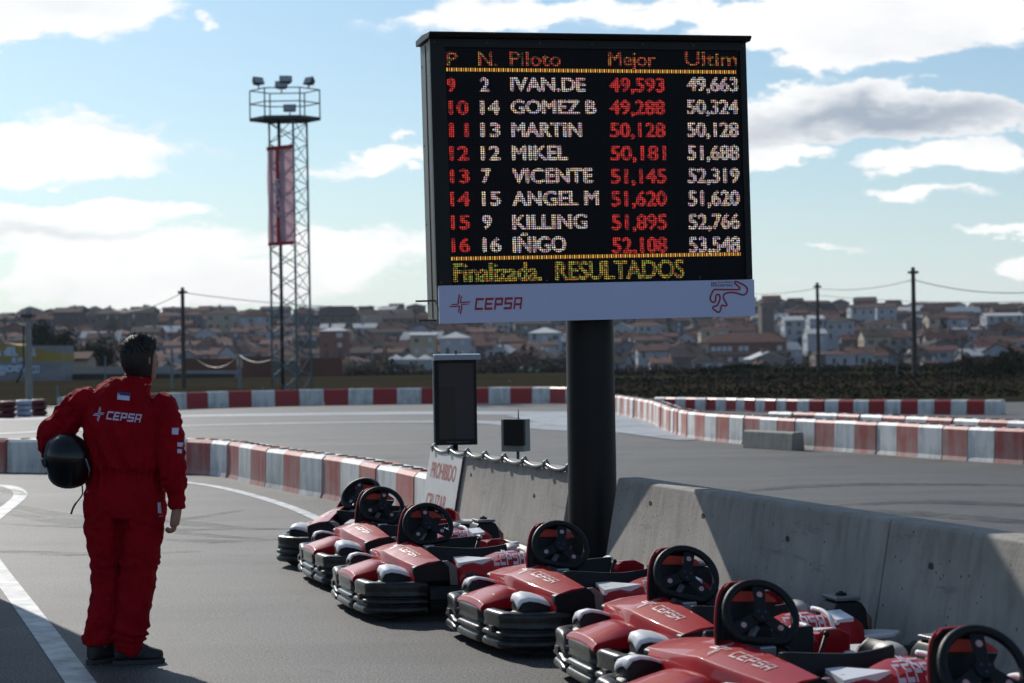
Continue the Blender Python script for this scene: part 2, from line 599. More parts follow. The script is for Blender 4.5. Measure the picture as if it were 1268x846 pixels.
def ribbon(mb, pts, wd, y=0.0, m=None, closed=False):
    P = [Vector((p[0], p[1])) for p in pts]
    n = len(P)
    L_, R_ = [], []
    for i in range(n):
        a = P[(i - 1) % n] if closed or i else P[i]
        b = P[(i + 1) % n] if closed or i < n - 1 else P[i]
        t = (b - a).normalized()
        q = Vector((-t.y, t.x)) * wd / 2
        L_.append(P[i] + q)
        R_.append(P[i] - q)
    for i in range(n if closed else n - 1):
        j = (i + 1) % n
        mb.add([(R_[i].x, y, R_[i].y), (R_[j].x, y, R_[j].y), (L_[j].x, y, L_[j].y), (L_[i].x, y, L_[i].y)], [(0, 1, 2, 3)], m)
def smooth_path(pts, k=6, closed=False):
    P = [Vector(p) for p in pts]
    n = len(P)
    res = []
    for i in range(n if closed else n - 1):
        g = (lambda q: P[q % n]) if closed else (lambda q: P[max(0, min(n - 1, q))])
        a, b, c, d = g(i - 1), g(i), g(i + 1), g(i + 2)
        for j in range(k):
            t = j / k
            res.append(0.5 * ((2 * b) + (c - a) * t + (2 * a - 5 * b + 4 * c - d) * t * t + (3 * b - a - 3 * c + d) * t ** 3))
    if not closed:
        res.append(P[-1])
    return res

# ------------------------------------------------------------------ ground and setting
def terr(x, y):
    a = x / max(y, 50.0)
    if y < 170:
        h = -.03
    else:
        pts = [(170, 0), (260, -1.5), (430, -5.0), (520, -5.5), (640, 1.0), (760, 8.5), (860, 15.5), (960, 20.5), (1060, 19.5), (1400, 6), (3000, -10), (9000, -20)]
        h = pts[-1][1]
        for (p, q) in zip(pts, pts[1:]):
            if p[0] <= y < q[0]:
                t = (y - p[0]) / (q[0] - p[0])
                t = t * t * (3 - 2 * t)
                h = p[1] + (q[1] - p[1]) * t
                break
    k = 1.0
    if y > 560:
        g = min(1, (y - 560) / 200)
        # ridge is a little lower at the two ends of the view
        prof = 1.0 - .20 * max(0, min(1, (a - .12) / .16)) + .05 * math.sin(a * 22)
        h = h * (1 - g) + g * (h * prof)
        h += g * 1.2 * noise.noise(Vector((x * .006, y * .006, 0)))
    return h

g = MB()
ys = [-60, -10, 0, 40, 90, 140, 170, 200, 230, 260, 300, 350, 390, 430, 470, 500, 530] + list(range(560, 1100, 20)) + [1150, 1250, 1400, 1700, 2200, 3000, 4500, 7000, 9000]
xs_ = [-1.6, -1.0, -.7, -.5] + [-.42 + .02 * i for i in range(43)] + [.5, .7, 1.0, 1.6]
vs = []
for y in ys:
    for a in xs_:
        x = a * max(y, 120)
        vs.append((x, y, terr(x, y)))
n = len(xs_)
fs = [(j * n + i, j * n + i + 1, (j + 1) * n + i + 1, (j + 1) * n + i) for j in range(len(ys) - 1) for i in range(n - 1)]
g.add(vs, fs)
m_, t_, b_ = new_mat('field')
tcn_ = t_.nodes.new('ShaderNodeTexCoord')
c_ = ramp(t_, noise_n(t_, tcn_.outputs['Object'], .03, 5), [(.35, (.026, .026, .017)), (.65, (.044, .036, .025))])
c_ = mixc(t_, 1.0, c_, ramp(t_, noise_n(t_, tcn_.outputs['Object'], 1.2, 5), [(.3, (.7, .7, .7)), (.7, (1.3, 1.3, 1.3))]), 'MULTIPLY')
t_.links.new(c_, b_.inputs['Base Color'])
b_.inputs['Roughness'].default_value = 1.0
b_.inputs['Specular IOR Level'].default_value = 0.0
M['field'] = m_
tag(g.build('ground', 'field', smooth=True), kind='structure')

g = MB()
g.add([(-60, -30, 0), (60, -30, 0), (60, 57, 0), (14, 59.5, 0), (3, 66, 0), (-6, 74, 0), (-60, 74, 0)], [(0, 1, 2, 3, 4, 5, 6)])
tag(g.build('asphalt_surface', 'asphalt'), kind='structure')

def strip(name, pts, wd, mat_, z, k=8, tag_kind='structure'):
    P = smooth_path([Vector((p[0], p[1], 0)) for p in pts], k)
    mb = MB()
    W = wd if isinstance(wd, (list, tuple)) else [wd] * 2
    nn = len(P)
    rows = []
    for i, p in enumerate(P):
        a, b = P[max(0, i - 1)], P[min(nn - 1, i + 1)]
        t = (b - a).normalized()
        q = Vector((-t.y, t.x, 0))
        s_ = i / (nn - 1) * (len(W) - 1)
        i0 = min(int(s_), len(W) - 2)
        ww = W[i0] + (W[i0 + 1] - W[i0]) * (s_ - i0)
        rows.append((p + q * ww / 2, p - q * ww / 2))
    for i in range(nn - 1):
        (a, b), (c, d) = rows[i], rows[i + 1]
        mb.add([(b.x, b.y, z), (d.x, d.y, z), (c.x, c.y, z), (a.x, a.y, z)], [(0, 1, 2, 3)])
    return tag(mb.build(name, mat_), kind=tag_kind)
def gp(*pp):
    return [ground(px, py) for px, py in pp]
# painted lines on the paddock lane
strip('road_marking', gp((-60, 599), (-15, 601), (12, 603), (25, 611), (20, 620), (6, 631), (-20, 652), (-80, 700)), .17, 'road_paint', .004)
strip('road_marking', gp((-60, 640), (-22, 680), (0, 710), (50, 777), (99, 845), (150, 915)), .155, 'road_paint', .004)
strip('road_marking', gp((200, 594), (262, 602), (310, 613), (366, 631), (430, 660)), .13, 'road_paint', .004)
# worn pale bands across the track
strip('painted_band', gp((-200, 524), (0, 519.5), (150, 516.5), (320, 514), (520, 511.5), (720, 512)), [1.9, 1.6, 1.9, 2.6, 2.6], 'run_paint', .004)
strip('painted_band', gp((-200, 548), (0, 537.5), (150, 530.5), (320, 525.5), (520, 522.5), (640, 524), (760, 531), (800, 536)), [.9, .8, .8, .9, 1.2, 3, 1.5], 'run_paint', .008)
strip('painted_band', gp((700, 513), (762, 517), (792, 524), (815, 533), (850, 545.5)), [3.5, 5, 4.5, 2.2, .3], 'run_paint', .012)
# black skid marks
m_, t_, b_ = new_mat('skid_soft')
tcn_ = t_.nodes.new('ShaderNodeTexCoord')
b_.inputs['Base Color'].default_value = (.028, .028, .03, 1)
b_.inputs['Roughness'].default_value = .6
al_ = ramp(t_, noise_n(t_, tcn_.outputs['Object'], 2.4, 6, .7), [(.36, (0, 0, 0)), (.62, (.62, .62, .62))])
t_.links.new(al_, b_.inputs['Alpha'])
M['skid_soft'] = m_
for i, pp in enumerate([((-30, 618), (90, 640), (230, 660), (330, 668)), ((-30, 626), (70, 645), (180, 655), (400, 655)), ((0, 648), (110, 652), (210, 645), (300, 632)),
                        ((190, 642), (270, 652), (345, 655)), ((-20, 605), (10, 608), (30, 614)), ((205, 668), (280, 671), (350, 668)), ((-20, 680), (90, 686), (250, 683)),
                        ((1020, 628), (1150, 622), (1300, 628)), ((900, 610), (1060, 600), (1300, 602)), ((960, 640), (1090, 634), (1300, 650))]):
    strip('skid_mark', gp(*pp), [.10, .34, .24, .08] if i < 7 else [.1, .55, .35], 'skid_soft', .0035 + .0004 * i)
# ------------------------------------------------------------------ plastic track barriers, block by block
_blk = {}
ONES = 'first second third fourth fifth sixth seventh eighth ninth tenth eleventh twelfth thirteenth fourteenth fifteenth sixteenth seventeenth eighteenth nineteenth'.split()
TENS = {20: 'twent', 30: 'thirt', 40: 'fort', 50: 'fift', 60: 'sixt'}
def ordinal(n):
    if n < 20: return ONES[n - 1]
    t = n // 10 * 10
    return TENS[t] + 'ieth' if n == t else TENS[t] + 'y-' + ONES[n - t - 1]

def block_mesh(L, h, mat_, depth=.42):
    key = (round(L, 2), round(h, 2), mat_)
    if key not in _blk:
        mb = MB()
        prof = [(-depth / 2, 0), (-depth / 2 + .02, .06), (-depth / 2 + .03, h - .04), (-depth / 2 + .07, h), (depth / 2 - .07, h), (depth / 2 - .03, h - .04), (depth / 2 - .02, .06), (depth / 2, 0)]
        mb.prism(prof, 'x', -L / 2 + .006, L / 2 - .006)
        me = mb.mesh('barrier_block', mat_)
        hb = MB()       # the moulded filling holes on top and forklift pocket
        for k in (0,):
            hb.tube([(k * L * .24 + .07 * math.cos(a), .055 * math.sin(a), h + .002) for a in [i * PI / 6 for i in range(12)]], .012, 5, closed=True, m=0)
        me2 = hb.mesh('filling_hole', 'block_hole')
        _blk[key] = (me, me2)
    return _blk[key]
def barrier_row(path, h, mats, labels, group, L=.8, start=0, skip=(), holes=True, k=10, colfun=None, depth=.42):
    P = smooth_path([Vector((p[0], p[1], 0)) for p in path], k)
    # arc-length walk
    out_, acc, want = [P[0]], 0.0, L
    row = []
    for a, b in zip(P, P[1:]):
        seg = (b - a).length
        while acc + seg >= want:
            out_.append(a + (b - a) * ((want - acc) / seg))
            want += L
        acc += seg
    i = 0
    for a, b in zip(out_, out_[1:]):
        idx = (start + i)
        i += 1
        if i - 1 in skip:
            continue
        mid = (a + b) / 2
        key = colfun(idx, mid) if colfun else idx % 2
        me, me2 = block_mesh(L, h, mats[key], depth)
        mid = (a + b) / 2
        ang = math.atan2(b.y - a.y, b.x - a.x)
        o = link('barrier_block', me)
        o.location = (mid.x + rnd.uniform(-.02, .02), mid.y + rnd.uniform(-.025, .025), 0)
        o.rotation_euler = (0, 0, ang + rnd.uniform(-.03, .03))
        o.scale = (((b - a).length / L), 1, 1 + rnd.uniform(-.01, .01))
        row.append((o, key))
        if holes:
            for k in (-1, 1):
                link('filling_hole', me2, o, Matrix.Translation((k * L * .24, 0, 0)))
    # counted block by block from a landmark
    adj, anchor, rev = labels
    seen = [0, 0]
    for o, key in (row[::-1] if rev else row):
        seen[key] += 1
        tag(o, ordinal(seen[key]) + ' ' + adj[key] + ' ' + anchor, 'barrier block', group)
    return out_
_nc = []
def ncur(i):
    # the first block after the long white run is red
    if not _nc: _nc.append(i - 1)
    return _nc[0]
# near left: comes in from the left edge, curves towards the wall end
near_left = [ground(-140, 583), ground(-60, 584), ground(0, 585), ground(110, 586.5), (-4.95, 29.3), (-4.1, 28.2), (-3.36, 26.25), (-2.72, 24.7), (-2.06, 23.2), (-1.36, 21.2), (-.80, 19.5), (-.62, 18.9)]
near_left = [Vector((p[0], p[1], 0)) + Vector((.10, .18, 0)) for p in near_left]
barrier_row(near_left, .5, ['block_white', 'block_fade'], (['dirt streaked white block', 'faded red block'], 'of the near curve, counted from the white sign', True),
            'barrier blocks of the near curve', L=.78, start=0, colfun=lambda i, m: (0 if 5 < m.x / m.y * F + 634 < 252 else (1 if m.x / m.y * F + 634 < 6 else (i - ncur(i)) % 2)))
# far left row: runs from the tyre stacks behind the pillar
far_left = [(-13.9, 61.5), (-12.6, 64.5), (-11.0, 66.8), (-8.9, 68.4), (-6, 69), (-2.5, 68.6), (0, 67.4), (1.5, 66.2), (2.6, 64.5)]
barrier_row([Vector(p).to_3d() for p in far_left], .55, ['block_white', 'block_far_red'],
            (['clean white block', 'bright red block'], 'of the far row, counted from the tyre stacks at left', False),
            'barrier blocks of the far row left of the pillar', L=.86, holes=False)
# right: bends down behind the pillar and runs along the track to the right edge
right_row = [(2.3, 62), (2.6, 56), (3.0, 52), (3.32, 47), (3.30, 41.8), (3.45, 38.6), (3.85, 36.6), (4.4, 34.9), (5.0, 33.4), (5.75, 31.6), (6.4, 29.9), (7.2, 28.2), (8.2, 26.2)]
barrier_row([Vector((p[0] + .1, p[1] + .15, 0)) for p in right_row], .5, ['block_white', 'block_fade'],
            (['dirty white block', 'weathered red block'], 'of the bending row, counted from the black pillar', False),
            'barrier blocks bending away right of the pillar', L=.62)
mid_row = [(5.0, 38.0), (5.9, 36.4), (6.8, 34.2), (7.6, 32.2), (8.6, 30.0)]
barrier_row([Vector(p).to_3d() for p in mid_row], .5, ['block_white', 'block_fade'],
            (['white block', 'pale red block'], 'of the short middle row at right, counted from its left end', False),
            'barrier blocks of the short middle row', L=.72, start=0)
far_right = [(4.2, 57.5), (5.8, 55.3), (7.7, 52.2), (9.5, 50.6), (11.2, 49.4), (12.3, 48.6)]
barrier_row([Vector(p).to_3d() for p in far_right], .36, ['block_white', 'block_far_red'],
            (['low white block', 'low red block'], 'of the farthest row at right, counted from its left end', False),
            'low barrier blocks of the farthest row at right', L=.44, holes=False, depth=.35)
# grey concrete kerb piece leaning on the bending row
p0, p1 = ground(930, 555), ground(992, 559)
mb = MB()
d_ = (p1 - p0)
mb.prism([(-.13, 0), (-.11, .28), (-.09, .30), (.09, .30), (.11, .28), (.13, 0)], 'x', 0, d_.length)
M['concrete_kerb'] = concrete('kerb_concrete', (.30, .29, .25))
o = mb.build('concrete_kerb_piece', 'concrete_kerb', bevel=.012)
o.location = (p0.x, p0.y + .30, 0)
o.rotation_euler = (0, 0, math.atan2(d_.y, d_.x))
tag(o, 'short grey concrete kerb piece standing against the red and white barrier', 'kerb piece')

# painted tyre stacks at the far left
def tyre(mb, c, r=.26, h=.17):
    mb.tube([(c[0] + (r - .085) * math.cos(a), c[1] + (r - .085) * math.sin(a), c[2] + h / 2) for a in [i * PI / 8 for i in range(16)]], h / 2, 8, closed=True)
tc_ = MB(); tyre(tc_, (0, 0, 0))
tyre_me = {k: tc_.mesh('tyre', k, smooth=True) for k in ('tyre_red', 'tyre_white')}
for (px, py, k, lab) in ((10, 517.5, 'tyre_red', 'dark red painted tyre stack at the left edge of the photo'), (-8, 517.5, 'tyre_red', 'dark red painted tyre stack cut by the left edge'),
                    (29.5, 516, 'tyre_white', 'pale blue painted tyre stack between two dark red stacks'), (48, 515, 'tyre_red', 'dark red painted tyre stack beside the first white far block')):
    p = ground(px, py)
    e = empty('tyre_stack', (p.x, p.y, 0), rnd.uniform(0, 3), lab, 'tyre stack', 'painted tyre stacks at the far corner')
    for q in range(3):
        o = link('tyre', tyre_me[k], e)
        o.location = (rnd.uniform(-.02, .02), rnd.uniform(-.02, .02), q * .168)

# ------------------------------------------------------------------ concrete wall of safety barrier elements
WA = Vector((.738, 13.9, 0))
WD = Vector((1.58, -4.87, 0)).normalized()
WANG = math.atan2(WD.y, WD.x)
# local frame: x along the wall towards the camera, y away from the lane; visible face is at y = 0 (top edge)
PROF = [(-.20, 0), (-.20, .07), (-.10, .24), (0, .785), (.015, .8), (.165, .8), (.18, .785), (.25, .24), (.325, .07), (.325, 0)]
def wall_piece(a, b, label, holes):
    e = empty('concrete_wall', WA + WD * a, WANG, label, 'concrete wall', 'concrete safety wall beside the karts')
    mb = MB()
    mb.prism(PROF, 'x', 0, b - a)
    o = mb.build('wall_body', 'concrete', e, bevel=.008)
    for (u, z) in holes:
        yy = -.10 + .10 * (z - .24) / .545
        hb = MB()
        hb.tube([(u, yy - .002, z), (u, yy + .004, z)], [.024, .02], 14, up=(1, 0, 0))
        ob = hb.build('lifting_hole', 'block_hole', e, smooth=False)
    return e
# small helper: distance along the wall for a pixel column
def along(px):
    k = (px - 634) / F
    return (k * WA.y - WA.x) / (WD.x - k * WD.y)
JT = along(1098)
wall_piece(-.05, JT - .006, 'grey concrete wall element right of the black pillar in half shade', [(along(806) + .05, .66), (along(872) + .05, .64), (along(978) + .05, .60)])
wall_piece(JT + .006, along(1268) + 3.2, 'grey concrete wall element nearest the camera at right', [(along(1155) - JT, .60)])
LA, LB = along(706) - .02, along(575)
wl = wall_piece(LB, LA, 'light grey concrete wall element left of the black pillar under the clipped cable', [(along(584.5) - LB, .63), (along(664.5) - LB, .56)])
wall_piece(along(538), LB - .008, 'pale end piece of the concrete wall behind the white sign', [])

# white sign on the end of the wall
e = empty('warning_sign', WA + WD * along(534), WANG, 'white board with faded red words fixed to the end of the wall', 'sign')
SW = LB - along(534) - .02
mb = MB()
sl = lambda z: -.10 - .022 + .10 * (z - .24) / .545
mb.add([(0, sl(.16), .16), (SW, sl(.14), .14), (SW, sl(.80), .80), (.06, sl(.83), .83), (0, sl(.80), .80)], [(0, 1, 2, 3, 4)])
o = mb.build('sign_board', mat('sign_white', (.62, .62, .60), .6, var=.08, scale=5), e)
sd = o.modifiers.new('thick', 'SOLIDIFY'); sd.thickness = .006; sd.offset = 0
mb = MB()
add_text(mb, 'PROHIBIDO', SW * .13, SW * .88, .555, .70, .0)
add_text(mb, 'CRUZAR', SW * .12, SW * .72, .275, .42, .0)
mb.v = [(x, sl(z) - .006, z) for (x, y, z) in mb.v]
mb.build('lettering', mat('sign_red', (.50, .10, .07), .6, var=.3, scale=14), e)

# cable tied along the top of the left wall piece
e = empty('cable_run', WA + WD * along(538), WANG, 'dark cable tied in loops along the top edge of the wall', 'cable')
mb = MB()
tot_ = LA - along(538)
nn = 7
pts = []
for i in range(nn):
    a = i / nn * tot_
    for q in range(6):
        t = q / 6
        pts.append((a + t * tot_ / nn, -.02, .825 - .032 * math.sin(PI * t)))
pts.append((tot_, -.02, .83))
mb.tube(pts, .017, 8)
mb.build('cable', mat('hose', (.035, .05, .045), .35), e, smooth=True)
for i in range(nn + 1):
    x = i / nn * tot_
    cb = MB()
    cb.tube([(x - .02, .03, .795), (x - .012, -.01, .86), (x + .01, -.045, .835), (x + .02, -.04, .79)], .009, 6)
    cb.build('cable_clip', 'galv', e, smooth=True)

# ------------------------------------------------------------------ results board on its pillar
PB = at(735, 700, 14.42)
sb = empty('results_board', (PB.x, PB.y, 0), 0, 'large black light board of lap times on a thick black pillar', 'scoreboard')
ob_ = Vector((PB.x, PB.y, 0))
mb = MB()
mb.tube([(0, 0, -.01), (0, 0, 2.2)], [.178, .172], 48)
mb.tube([(0, 0, 2.2), (0, 0, 3.6)], [.172, .172], 24)
mb.build('pillar', 'black_metal', sb, smooth=True, auto=40)
mb = MB(); mb.box((-.28, -.28, 0), (.28, .28, .02))
bp_ = mb.build('base_plate', 'galv_dark', sb, bevel=.003)
for k in range(6):
    a = k * PI / 3
    mb = MB(); mb.tube([(.235 * math.cos(a), .235 * math.sin(a), .02), (.235 * math.cos(a), .235 * math.sin(a), .045)], .014, 6); mb.build('anchor_bolt', 'galv', sb)
mb = MB(); mb.tube([(.17 * math.cos(a), .17 * math.sin(a), 1.22) for a in [2 * PI * q / 32 for q in range(32)]], .006, 6, closed=True); mb.build('weld_seam', 'black_metal', sb, smooth=True)
mb = MB(); mb.tube(smooth_path([(.13, .13, .1), (.135, .135, .8), (.13, .13, 1.5), (.12, .14, 1.95)], 4), .012, 6); mb.build('supply_cable', 'cable', sb, smooth=True)
BM = Matrix.Translation(Vector((at(544, 401, 13.72)))) @ Matrix.Rotation(R(15.0), 4, 'Z') @ Matrix.Rotation(R(-.75), 4, 'Y')
BL = Matrix.Translation(-ob_) @ BM            # board frame inside the parent
BI = BM.inverted()
def bpx(px, py):
    """point of the photograph on the board's face, in board coordinates (x right, z up)"""
    o_ = BI @ Vector((0, 0, H))
    p_ = BI @ (Vector((0, 0, H)) + ray(px, py))
    d_ = p_ - o_
    t = -o_.y / d_.y
    q = o_ + d_ * t
    return q.x, q.z
x0, zb = bpx(545, 354.5)
x1, _ = bpx(932, 346)
xa, zt = bpx(538, 50)
xb, zt2 = bpx(928, 52)
zt = (zt + zt2) / 2
zp = (bpx(545, 355)[1] + bpx(934, 344.5)[1]) / 2
BW = bpx(934, 380)[0]
DEP = .34
mb = MB()
mb.box((-.005, .03, .02), (BW - .012, DEP, zt))
cab = mb.build('cabinet', 'box_side', sb, bevel=.006, mtx=BL)
mb = MB()      # front frame: four bars round the screen
fx0, fz1 = bpx(551, 60)
fx1, _ = bpx(916, 60)
fz0 = bpx(560, 350.5)[1]
mb.box((-.012, -.004, zp), (fx0, .035, zt + .004)); mb.box((fx1, -.004, zp), (BW - .008, .035, zt + .004))
mb.box((fx0, -.004, fz1 + .01), (fx1, .035, zt + .004)); mb.box((fx0, -.004, zp), (fx1, .035, fz0 - .03))
mb.build('front_frame', 'black_metal', sb, mtx=BL)
mb = MB()
mb.prism([(-.075, zt + .03), (-.075, zt + .042), (DEP * .5, zt + .055), (DEP + .03, zt + .042), (DEP + .03, zt + .0), (-.05, zt + .006)], 'x', -.03, BW + .01)
mb.build('roof_cap', 'black_metal', sb, bevel=.004, mtx=BL)
mb = MB(); mb.box((BW / 2 - .25, DEP, .5), (BW / 2 + .25, DEP + .22, .9)); mb.build('mounting_plate', 'galv_dark', sb, mtx=BL)
# dark gap with brackets under the left side
for (zz, xx) in ((.155, -.14), (.02, -.13)):
    mb = MB(); mb.box((xx, .08, zz), (.02, .11, zz + .012)); mb.build('bracket', 'galv_dark', sb, mtx=BL)
# LED panel
m_, t_, b_ = new_mat('led_panel')
tcn_ = t_.nodes.new('ShaderNodeTexCoord')
sp_ = t_.nodes.new('ShaderNodeSeparateXYZ')
t_.links.new(tcn_.outputs['Object'], sp_.inputs[0])
PITCH = .0150
def dots(t, sp, pitch, thr):
    a = mth('SINE', mth('MULTIPLY', sp.outputs[0], 2 * PI / pitch, tree=t), tree=t)
    c = mth('SINE', mth('MULTIPLY', sp.outputs[2], 2 * PI / pitch, tree=t), tree=t)
    return mth('GREATER_THAN', mth('ADD', a, c, tree=t), thr, tree=t)
dm = dots(t_, sp_, .0155, .1)
c_ = mixc(t_, dm, (.002, .002, .003), (.009, .008, .011))
t_.links.new(c_, b_.inputs['Base Color'])
b_.inputs['Roughness'].default_value = .6
b_.inputs['Specular IOR Level'].default_value = .15
M['led_panel'] = m_
mb = MB(); mb.box((fx0, .008, fz0 - .03), (fx1, .03, fz1 + .01))
mb.build('led_panel', 'led_panel', sb, mtx=BL)
def led_mat(name, cols, strength, pitch=PITCH, thr=.2, vert=False):
    m, t, b = new_mat(name)
    tcn = t.nodes.new('ShaderNodeTexCoord')
    sp = t.nodes.new('ShaderNodeSeparateXYZ')
    t.links.new(tcn.outputs['Object'], sp.inputs[0])
    snap = t.nodes.new('ShaderNodeVectorMath'); snap.operation = 'SNAP'
    t.links.new(tcn.outputs['Object'], snap.inputs[0])
    snap.inputs[1].default_value = (pitch, 1, pitch)
    wn = t.nodes.new('ShaderNodeTexWhiteNoise')
    t.links.new(snap.outputs[0], wn.inputs[0])
    r = t.nodes.new('ShaderNodeValToRGB'); r.color_ramp.interpolation = 'CONSTANT'
    e = r.color_ramp.elements
    while len(e) < len(cols): e.new(.5)
    for i, c in enumerate(cols):
        e[i].position = i / len(cols); e[i].color = (*c, 1)
    t.links.new(wn.outputs[0], r.inputs[0])
    k = dots(t, sp, pitch, thr)
    c = mixc(t, k, (.0, .0, .0), r.outputs[0])
    b.inputs['Base Color'].default_value = (.004, .004, .004, 1)
    t.links.new(c, b.inputs['Emission Color'])
    b.inputs['Emission Strength'].default_value = strength
    return m
M['led_red'] = led_mat('led_red', [(1, .03, .015), (1, .05, .02), (.7, .02, .02), (.30, .01, .01)], .82)
M['led_white'] = led_mat('led_white', [(.95, .62, .30), (.70, .52, .85), (.95, .85, .50), (.85, .38, .45), (.50, .72, .90), (1, .80, .55), (.35, .25, .25)], .92)
M['led_orange'] = led_mat('led_orange', [(1, .09, .02), (.85, .04, .02), (.55, .50, .04), (1, .2, .03), (.1, .02, .01), (.12, .08, .01)], .72, thr=.45)
M['led_yellow'] = led_mat('led_yellow', [(.75, .62, .05), (.85, .25, .02), (.40, .58, .05), (.15, .12, .02)], .7, thr=.4)
def led_text_(s, px0, px1, py0, py1, m, bold=.022, name='lettering'):
    a, zt_ = bpx(px0, py0); b, zb_ = bpx(px1, py1)
    mb = MB()
    add_text(mb, s, a, b, zb_, zt_, bold, .004)
    return mb.build(name, m, sb, mtx=BL)
def led_text(s, px0, px1, py0, py1, m, bold=.022, name='lettering'):
    # heavy strokes: the same word laid three times, a few millimetres apart
    a, zt_ = bpx(px0, py0); b, zb_ = bpx(px1, py1)
    mb = MB()
    dx = .0072 if bold > .015 else .0032
    dz = .0042 if bold > .015 else .0015
    for q, (k, l) in enumerate(((-1, 0), (1, 0), (0, 1), (0, -1), (-.5, .5), (.5, -.5))):
        add_text(mb, s, a + dx + k * dx, b - dx + k * dx, zb_ + dz + l * dz, zt_ - dz + l * dz, 0, .0015 + .0008 * q)
    o = mb.build(name, m, sb, mtx=BL)
    return o
# columns of the header and eight result rows
sh = lambda y: (y - 60) * 8 / 330           # columns drift right going down
for s, a, b in (('P', 553, 567), ('N.', 592, 616), ('Piloto', 631, 695), ('Mejor', 753, 812), ('Ultim', 848, 913)):
    top = 64 if s not in ('Mejor',) else 64
    led_text(s, a, b, 64 + (a - 634) * .0, 82 if s != 'Mejor' else 88, 'led_orange', .01)
rows = [('9', '2', 'IVAN.DE', 726, '49,593', '49,663', 105), ('10', '14', 'GOMEZ B', 739, '49,288', '50,324', 133), ('11', '13', 'MARTIN', 721, '50,128', '50,128', 161),
        ('12', '12', 'MIKEL', 704, '50,181', '51,688', 189.5), ('13', '7', 'VICENTE', 735, '51,145', '52,319', 218), ('14', '15', 'ANGEL M', 742, '51,620', '51,620', 246),
        ('15', '9', 'KILLING', 728, '51,895', '52,766', 275), ('16', '16', 'IÑIGO', 702, '52,108', '53,548', 303.5)]
for (p, n_, nm, xe, mj, ul, yc) in rows:
    s0 = sh(yc) * .75
    h0, h1 = yc - 9.3, yc + 9.3
    if len(p) == 1: led_text(p, 552 + s0, 564 + s0, h0 + .5, h1, 'led_red')
    else: led_text(p, 554 + s0, 580 + s0 * .7, h0 + .5, h1, 'led_red')
    if len(n_) == 1: led_text(n_, 593 + s0 * .9, 606 + s0 * .9, h0, h1 - .3, 'led_white')
    else: led_text(n_, 593 + s0 * .9, 619 + s0 * .6, h0, h1 - .3, 'led_white')
    led_text(nm, 631 + s0 * .8, xe, h0 - .4 - (5.5 if 'Ñ' in nm else 0), h1 - .6, 'led_white')
    led_text(mj, 753 + s0, 823 + s0, h0 - .2, h1 + 3, 'led_red')
    led_text(ul, 849 + s0 * .8, 914 + s0 * .8, h0 - .8, h1 + 2.4, 'led_white')
led_text('Finalizada.  RESULTADOS', 561, 848, 325.5, 344.5, 'led_yellow', .02)
for (ya, yb) in ((86, 89.6), (320.5, 318)):
    a, z_ = bpx(553, ya); b, _z = bpx(913 if ya < 200 else 919, yb)
    mb = MB(); xx = a; nn = 128
    for i in range(nn):
        x_ = a + (b - a) * i / nn
        mb.add([(x_, .004, z_ - .012), (x_ + .009, .004, z_ - .012), (x_ + .009, .004, z_ + .012), (x_, .004, z_ + .012)], [(0, 1, 2, 3)], i % 2 if ya < 200 else (i % 2))
    mb.build('divider_line', [new for new in (led_mat('bar_yellow', [(.8, .62, .08)], .8, .02, -3), led_mat('bar_red', [(.8, .2, .05)], .7, .02, -3))], sb, mtx=BL)
# screws and panel joints of the casing
mb = MB()
for i in range(7):
    xx = .02 + (BW - .05) * i / 6
    for zz in (zt - .02, zp + .02):
        mb = MB(); mb.tube([(xx, -.006, zz), (xx, -.003, zz)], .007, 8, up=(1, 0, 0)); mb.build('screw', 'galv_dark', sb, mtx=BL)
for i in range(4):
    zz = .15 + (zt - .3) * i / 3
    for yy in (.06, DEP - .04):
        mb = MB(); mb.tube([(-.009, yy, zz), (-.004, yy, zz)], .007, 8, up=(0, 1, 0)); mb.build('screw', 'galv_dark', sb, mtx=BL)
mb = MB(); mb.box((-.010, .165, .04), (-.004, .172, zt - .02)); mb.build('panel_joint', 'block_hole', sb, mtx=BL)
# sponsor panel
mb = MB(); mb.box((0, -.012, 0), (BW, .012, zp - .002))
mb.build('sponsor_panel', 'banner_white', sb, mtx=BL)
ax_, az_ = bpx(556, 387)
bx_, bz_ = bpx(647, 384)
mb = MB()
hh = bpx(588, 369.5)[1] - bpx(588, 384.5)[1]
wst = hh * 5.2 + 2.05 * hh + .2 * hh
add_cepsa(mb, bpx(587, 384)[0] - 2.05 * hh * (bpx(647, 384)[0] - bpx(587, 384)[0]) / (5 * .92 * hh + .72 * hh + .2 * hh), bpx(587, 384.3)[1], hh, -.0135, word=True, star=False, xs=(bpx(647, 384)[0] - bpx(587, 384)[0]) / (5 * .92 * hh + .72 * hh + .2 * hh))
mb.build('lettering', 'logo_red', sb, mtx=BL)
mb = MB()
sx_, sz_ = bpx(569, 377)
add_cepsa(mb, sx_ - .75 * .078 * 1.05, sz_ - .5 * .078, .078, -.0135, word=False, xs=1.05)
mb.build('emblem', 'logo_red', sb, mtx=BL)
trk = [(883.5, 359), (890, 358.8), (905, 358.8), (914, 358.6), (915.3, 356.4), (912, 353.5), (908.8, 350.5), (909.5, 349), (912, 349.2), (919, 352.4), (923.5, 355.8), (924.6, 360), (922.5, 364.2), (918.5, 365.3), (912, 363.2), (905, 362.4), (898, 363.2), (895.5, 365.5), (895, 369), (897.5, 374), (899.3, 377.5), (897.5, 379), (893.2, 378.2), (892, 381), (890.8, 385.5), (888.5, 386.8), (884, 384), (881.8, 381.5), (883.5, 379.6), (887, 378.6), (890, 373), (890.8, 368.5), (889.5, 365.2), (887, 365), (885.6, 367), (885.2, 372.5), (883, 374.6), (880, 373.2), (878.6, 369.5), (880.5, 364)]
mb = MB()
tp = smooth_path([Vector((*bpx(*p), 0)) for p in trk], 4, True)
